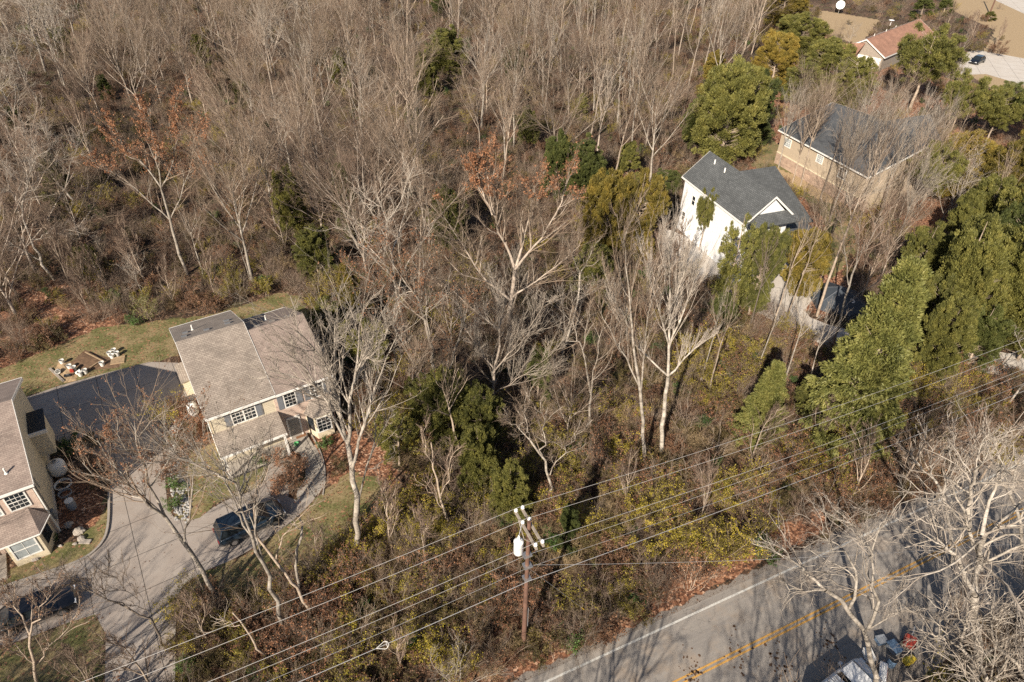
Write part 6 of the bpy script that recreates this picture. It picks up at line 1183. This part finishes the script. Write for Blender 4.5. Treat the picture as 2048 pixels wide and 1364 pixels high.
for i in range(len(UX)):
    if slope[i]: w_ = [2.8*k1[i]**3+.05, .9, .6, 2.0*(1-k1[i]), .3*k2[i], .3, 2.2*k1[i]**3, .7*(1-k2[i]), 1.5*(.3+k2[i])]
    else: w_ = [.35*k1[i], 1.3*k1[i]+.2, 1.3, 1.3, .4*k2[i], .6, .3*k1[i], .2, .5*k2[i]]
    w_ = np.cumsum(w_); pick_[i] = int(np.searchsorted(w_, rv[i]*w_[-1]))
sz = rng.uniform(.55, 1.15, len(UX))*np.where(verge, .5, 1)
scatter('undergrowth', np.stack([UX, UY, np.zeros(len(UX))], 1), pick_, rng.uniform(0, 6.28, len(UX)), sz, UB)
print('undergrowth', len(UX))
# single shrubs one can point at
def shrub(px, h, rad, leaf, label, dense=2600, ls=.07, name='shrub', seed=0, rnd=False):
    g = G(*px); r0 = thing(name, label, 'shrub', (g[0], g[1], 0)); r = np.random.default_rng(seed)
    if rnd:
        d = nrm(r.normal(size=(dense, 3))); d[:, 2] = np.abs(d[:, 2]); P = d*r.uniform(.72, 1, (dense, 1))*np.array([rad, rad, h])*(1+.1*np.sin(d[:, :1]*7+d[:, 1:2]*5)); v, q = leaf_quads(P, ls, r, up=.3)
        link('foliage', mesh_np('foliage', v, q), M[leaf], r0); s_ = MB()
        for k in range(5): s_.bar((0, 0, 0), (rad*.6*math.cos(k*1.3), rad*.6*math.sin(k*1.3), h*.7), .03)
        s_.build('stem', M['bark_dark'], r0)
    else:
        tr, cr, lp, _ = bush_geo(seed+200, h=h, nst=10, leaves=dense, leafsize=ls, spread=rad/h*.8); cr.v += []; st = Acc(); [st.add(np.concatenate(a.v), np.concatenate(a.q)) for a in (tr, cr)]
        link('stem', st.mesh('stem'), M['bark_tan'], r0)
        if lp is not None: v, q = leaf_quads(lp, ls, r); link('foliage', mesh_np('foliage', v, q), M[leaf], r0)
for px, lab in (((44, 1098), 'clipped round green shrub nearest the front path, one of three under the bay'), ((70, 1092), 'clipped round green shrub in the middle of three under the bay'), ((97, 1082), 'clipped round green shrub nearest the downpipe, one of three under the bay')): shrub(px, .85, .62, 'leaf_green', lab, 3200, .05, rnd=True, seed=px[0])
for k, (px, h_, rd, lf, lab) in enumerate([((470, 592), 2.2, 1.4, 'leaf_yellow', 'bright yellow green shrub on the back lawn edge, left of two'), ((528, 590), 2.0, 1.3, 'leaf_yellow', 'bright yellow green shrub on the back lawn edge, right of two'), ((301, 640), 2.6, .8, 'spruce', 'blue green juniper on the back lawn edge'), ((268, 648), 1.1, 1.0, 'leaf_green', 'low dark green shrub left of the juniper'),
        ((560, 930), 1.3, .9, 'leaf_rust', 'red leaved shrub in the front garden bed'), ((556, 975), 1.0, .7, 'leaf_rust', 'smaller red brown shrub at the foot of the garden bed'), ((520, 925), .8, .6, 'leaf_green', 'low dark green shrub beside the garden path loop'), ((650, 890), .7, .8, 'leaf_green', 'low green shrub under the bay window of the brown roofed house'),
        ((350, 975), .9, .8, 'leaf_green', 'bright green shrub in the grey rock strip, upper one'), ((352, 1010), .8, .7, 'leaf_green', 'bright green shrub in the grey rock strip, lower one'), ((150, 895), 1.2, 1.4, 'leaf_green', 'dark shaded shrub beside the black capped bump'), ((190, 890), 1.1, 1.2, 'leaf_olive', 'shaded olive shrub at the pad edge beside the dark one'),
        ((860, 1320), 1.8, 1.5, 'leaf_yellow', 'yellow green shrub under the teardrop cable loop'), ((1360, 1080), 2.0, 1.5, 'leaf_yellow', 'yellow shrub on the slope left of the spidery road tree'), ((1520, 900), 2.0, 1.3, 'leaf_yellow', 'yellow shrub below the rounded light green spruce'), ((1500, 720), 2.2, 1.5, 'leaf_yellow', 'yellow shrub in the brush below the pale driveway'),
        ((1990, 110), 3.0, 3.4, 'leaf_brown', 'big brown twiggy shrub above the far driveway'), ((1950, 105), 2.6, 2.6, 'leaf_olive', 'olive brown shrub left of the big twiggy one above the far driveway'), ((1530, 1110), 1.4, 1.2, 'leaf_green', 'green shrub on the verge under the white spidery branches')]): shrub(px, h_, rd, lf, lab, int(1500*rd*h_**.5), .075, seed=k)
# loose fallen leaves on the lawns, verge and drives
lz = gp([(-50, 700), (330, 600), (700, 560), (1000, 900), (1700, 1000), (1700, 1200), (1000, 1480), (-50, 1480)]); pa = np.array(lz); lo, hi = pa.min(0), pa.max(0)
LP = rng.uniform(lo, hi, (60000, 2)); keep_ = in_poly(LP[:, 0], LP[:, 1], lz) & ~in_poly(LP[:, 0], LP[:, 1], P_ROAD) & ~(in_poly(LP[:, 0], LP[:, 1], P_PAD) & (rng.uniform(size=len(LP)) < .95))
for e in EXH[:2]: keep_ &= ~in_poly(LP[:, 0], LP[:, 1], e)
LP = LP[keep_]; v, q = leaf_quads(np.concatenate([LP, np.full((len(LP), 1), .03)], 1), .085, rng, up=3)
tag(link('leaves', mesh_np('leaves', v, q), M['leaf_brown']), None, None, kind='stuff')
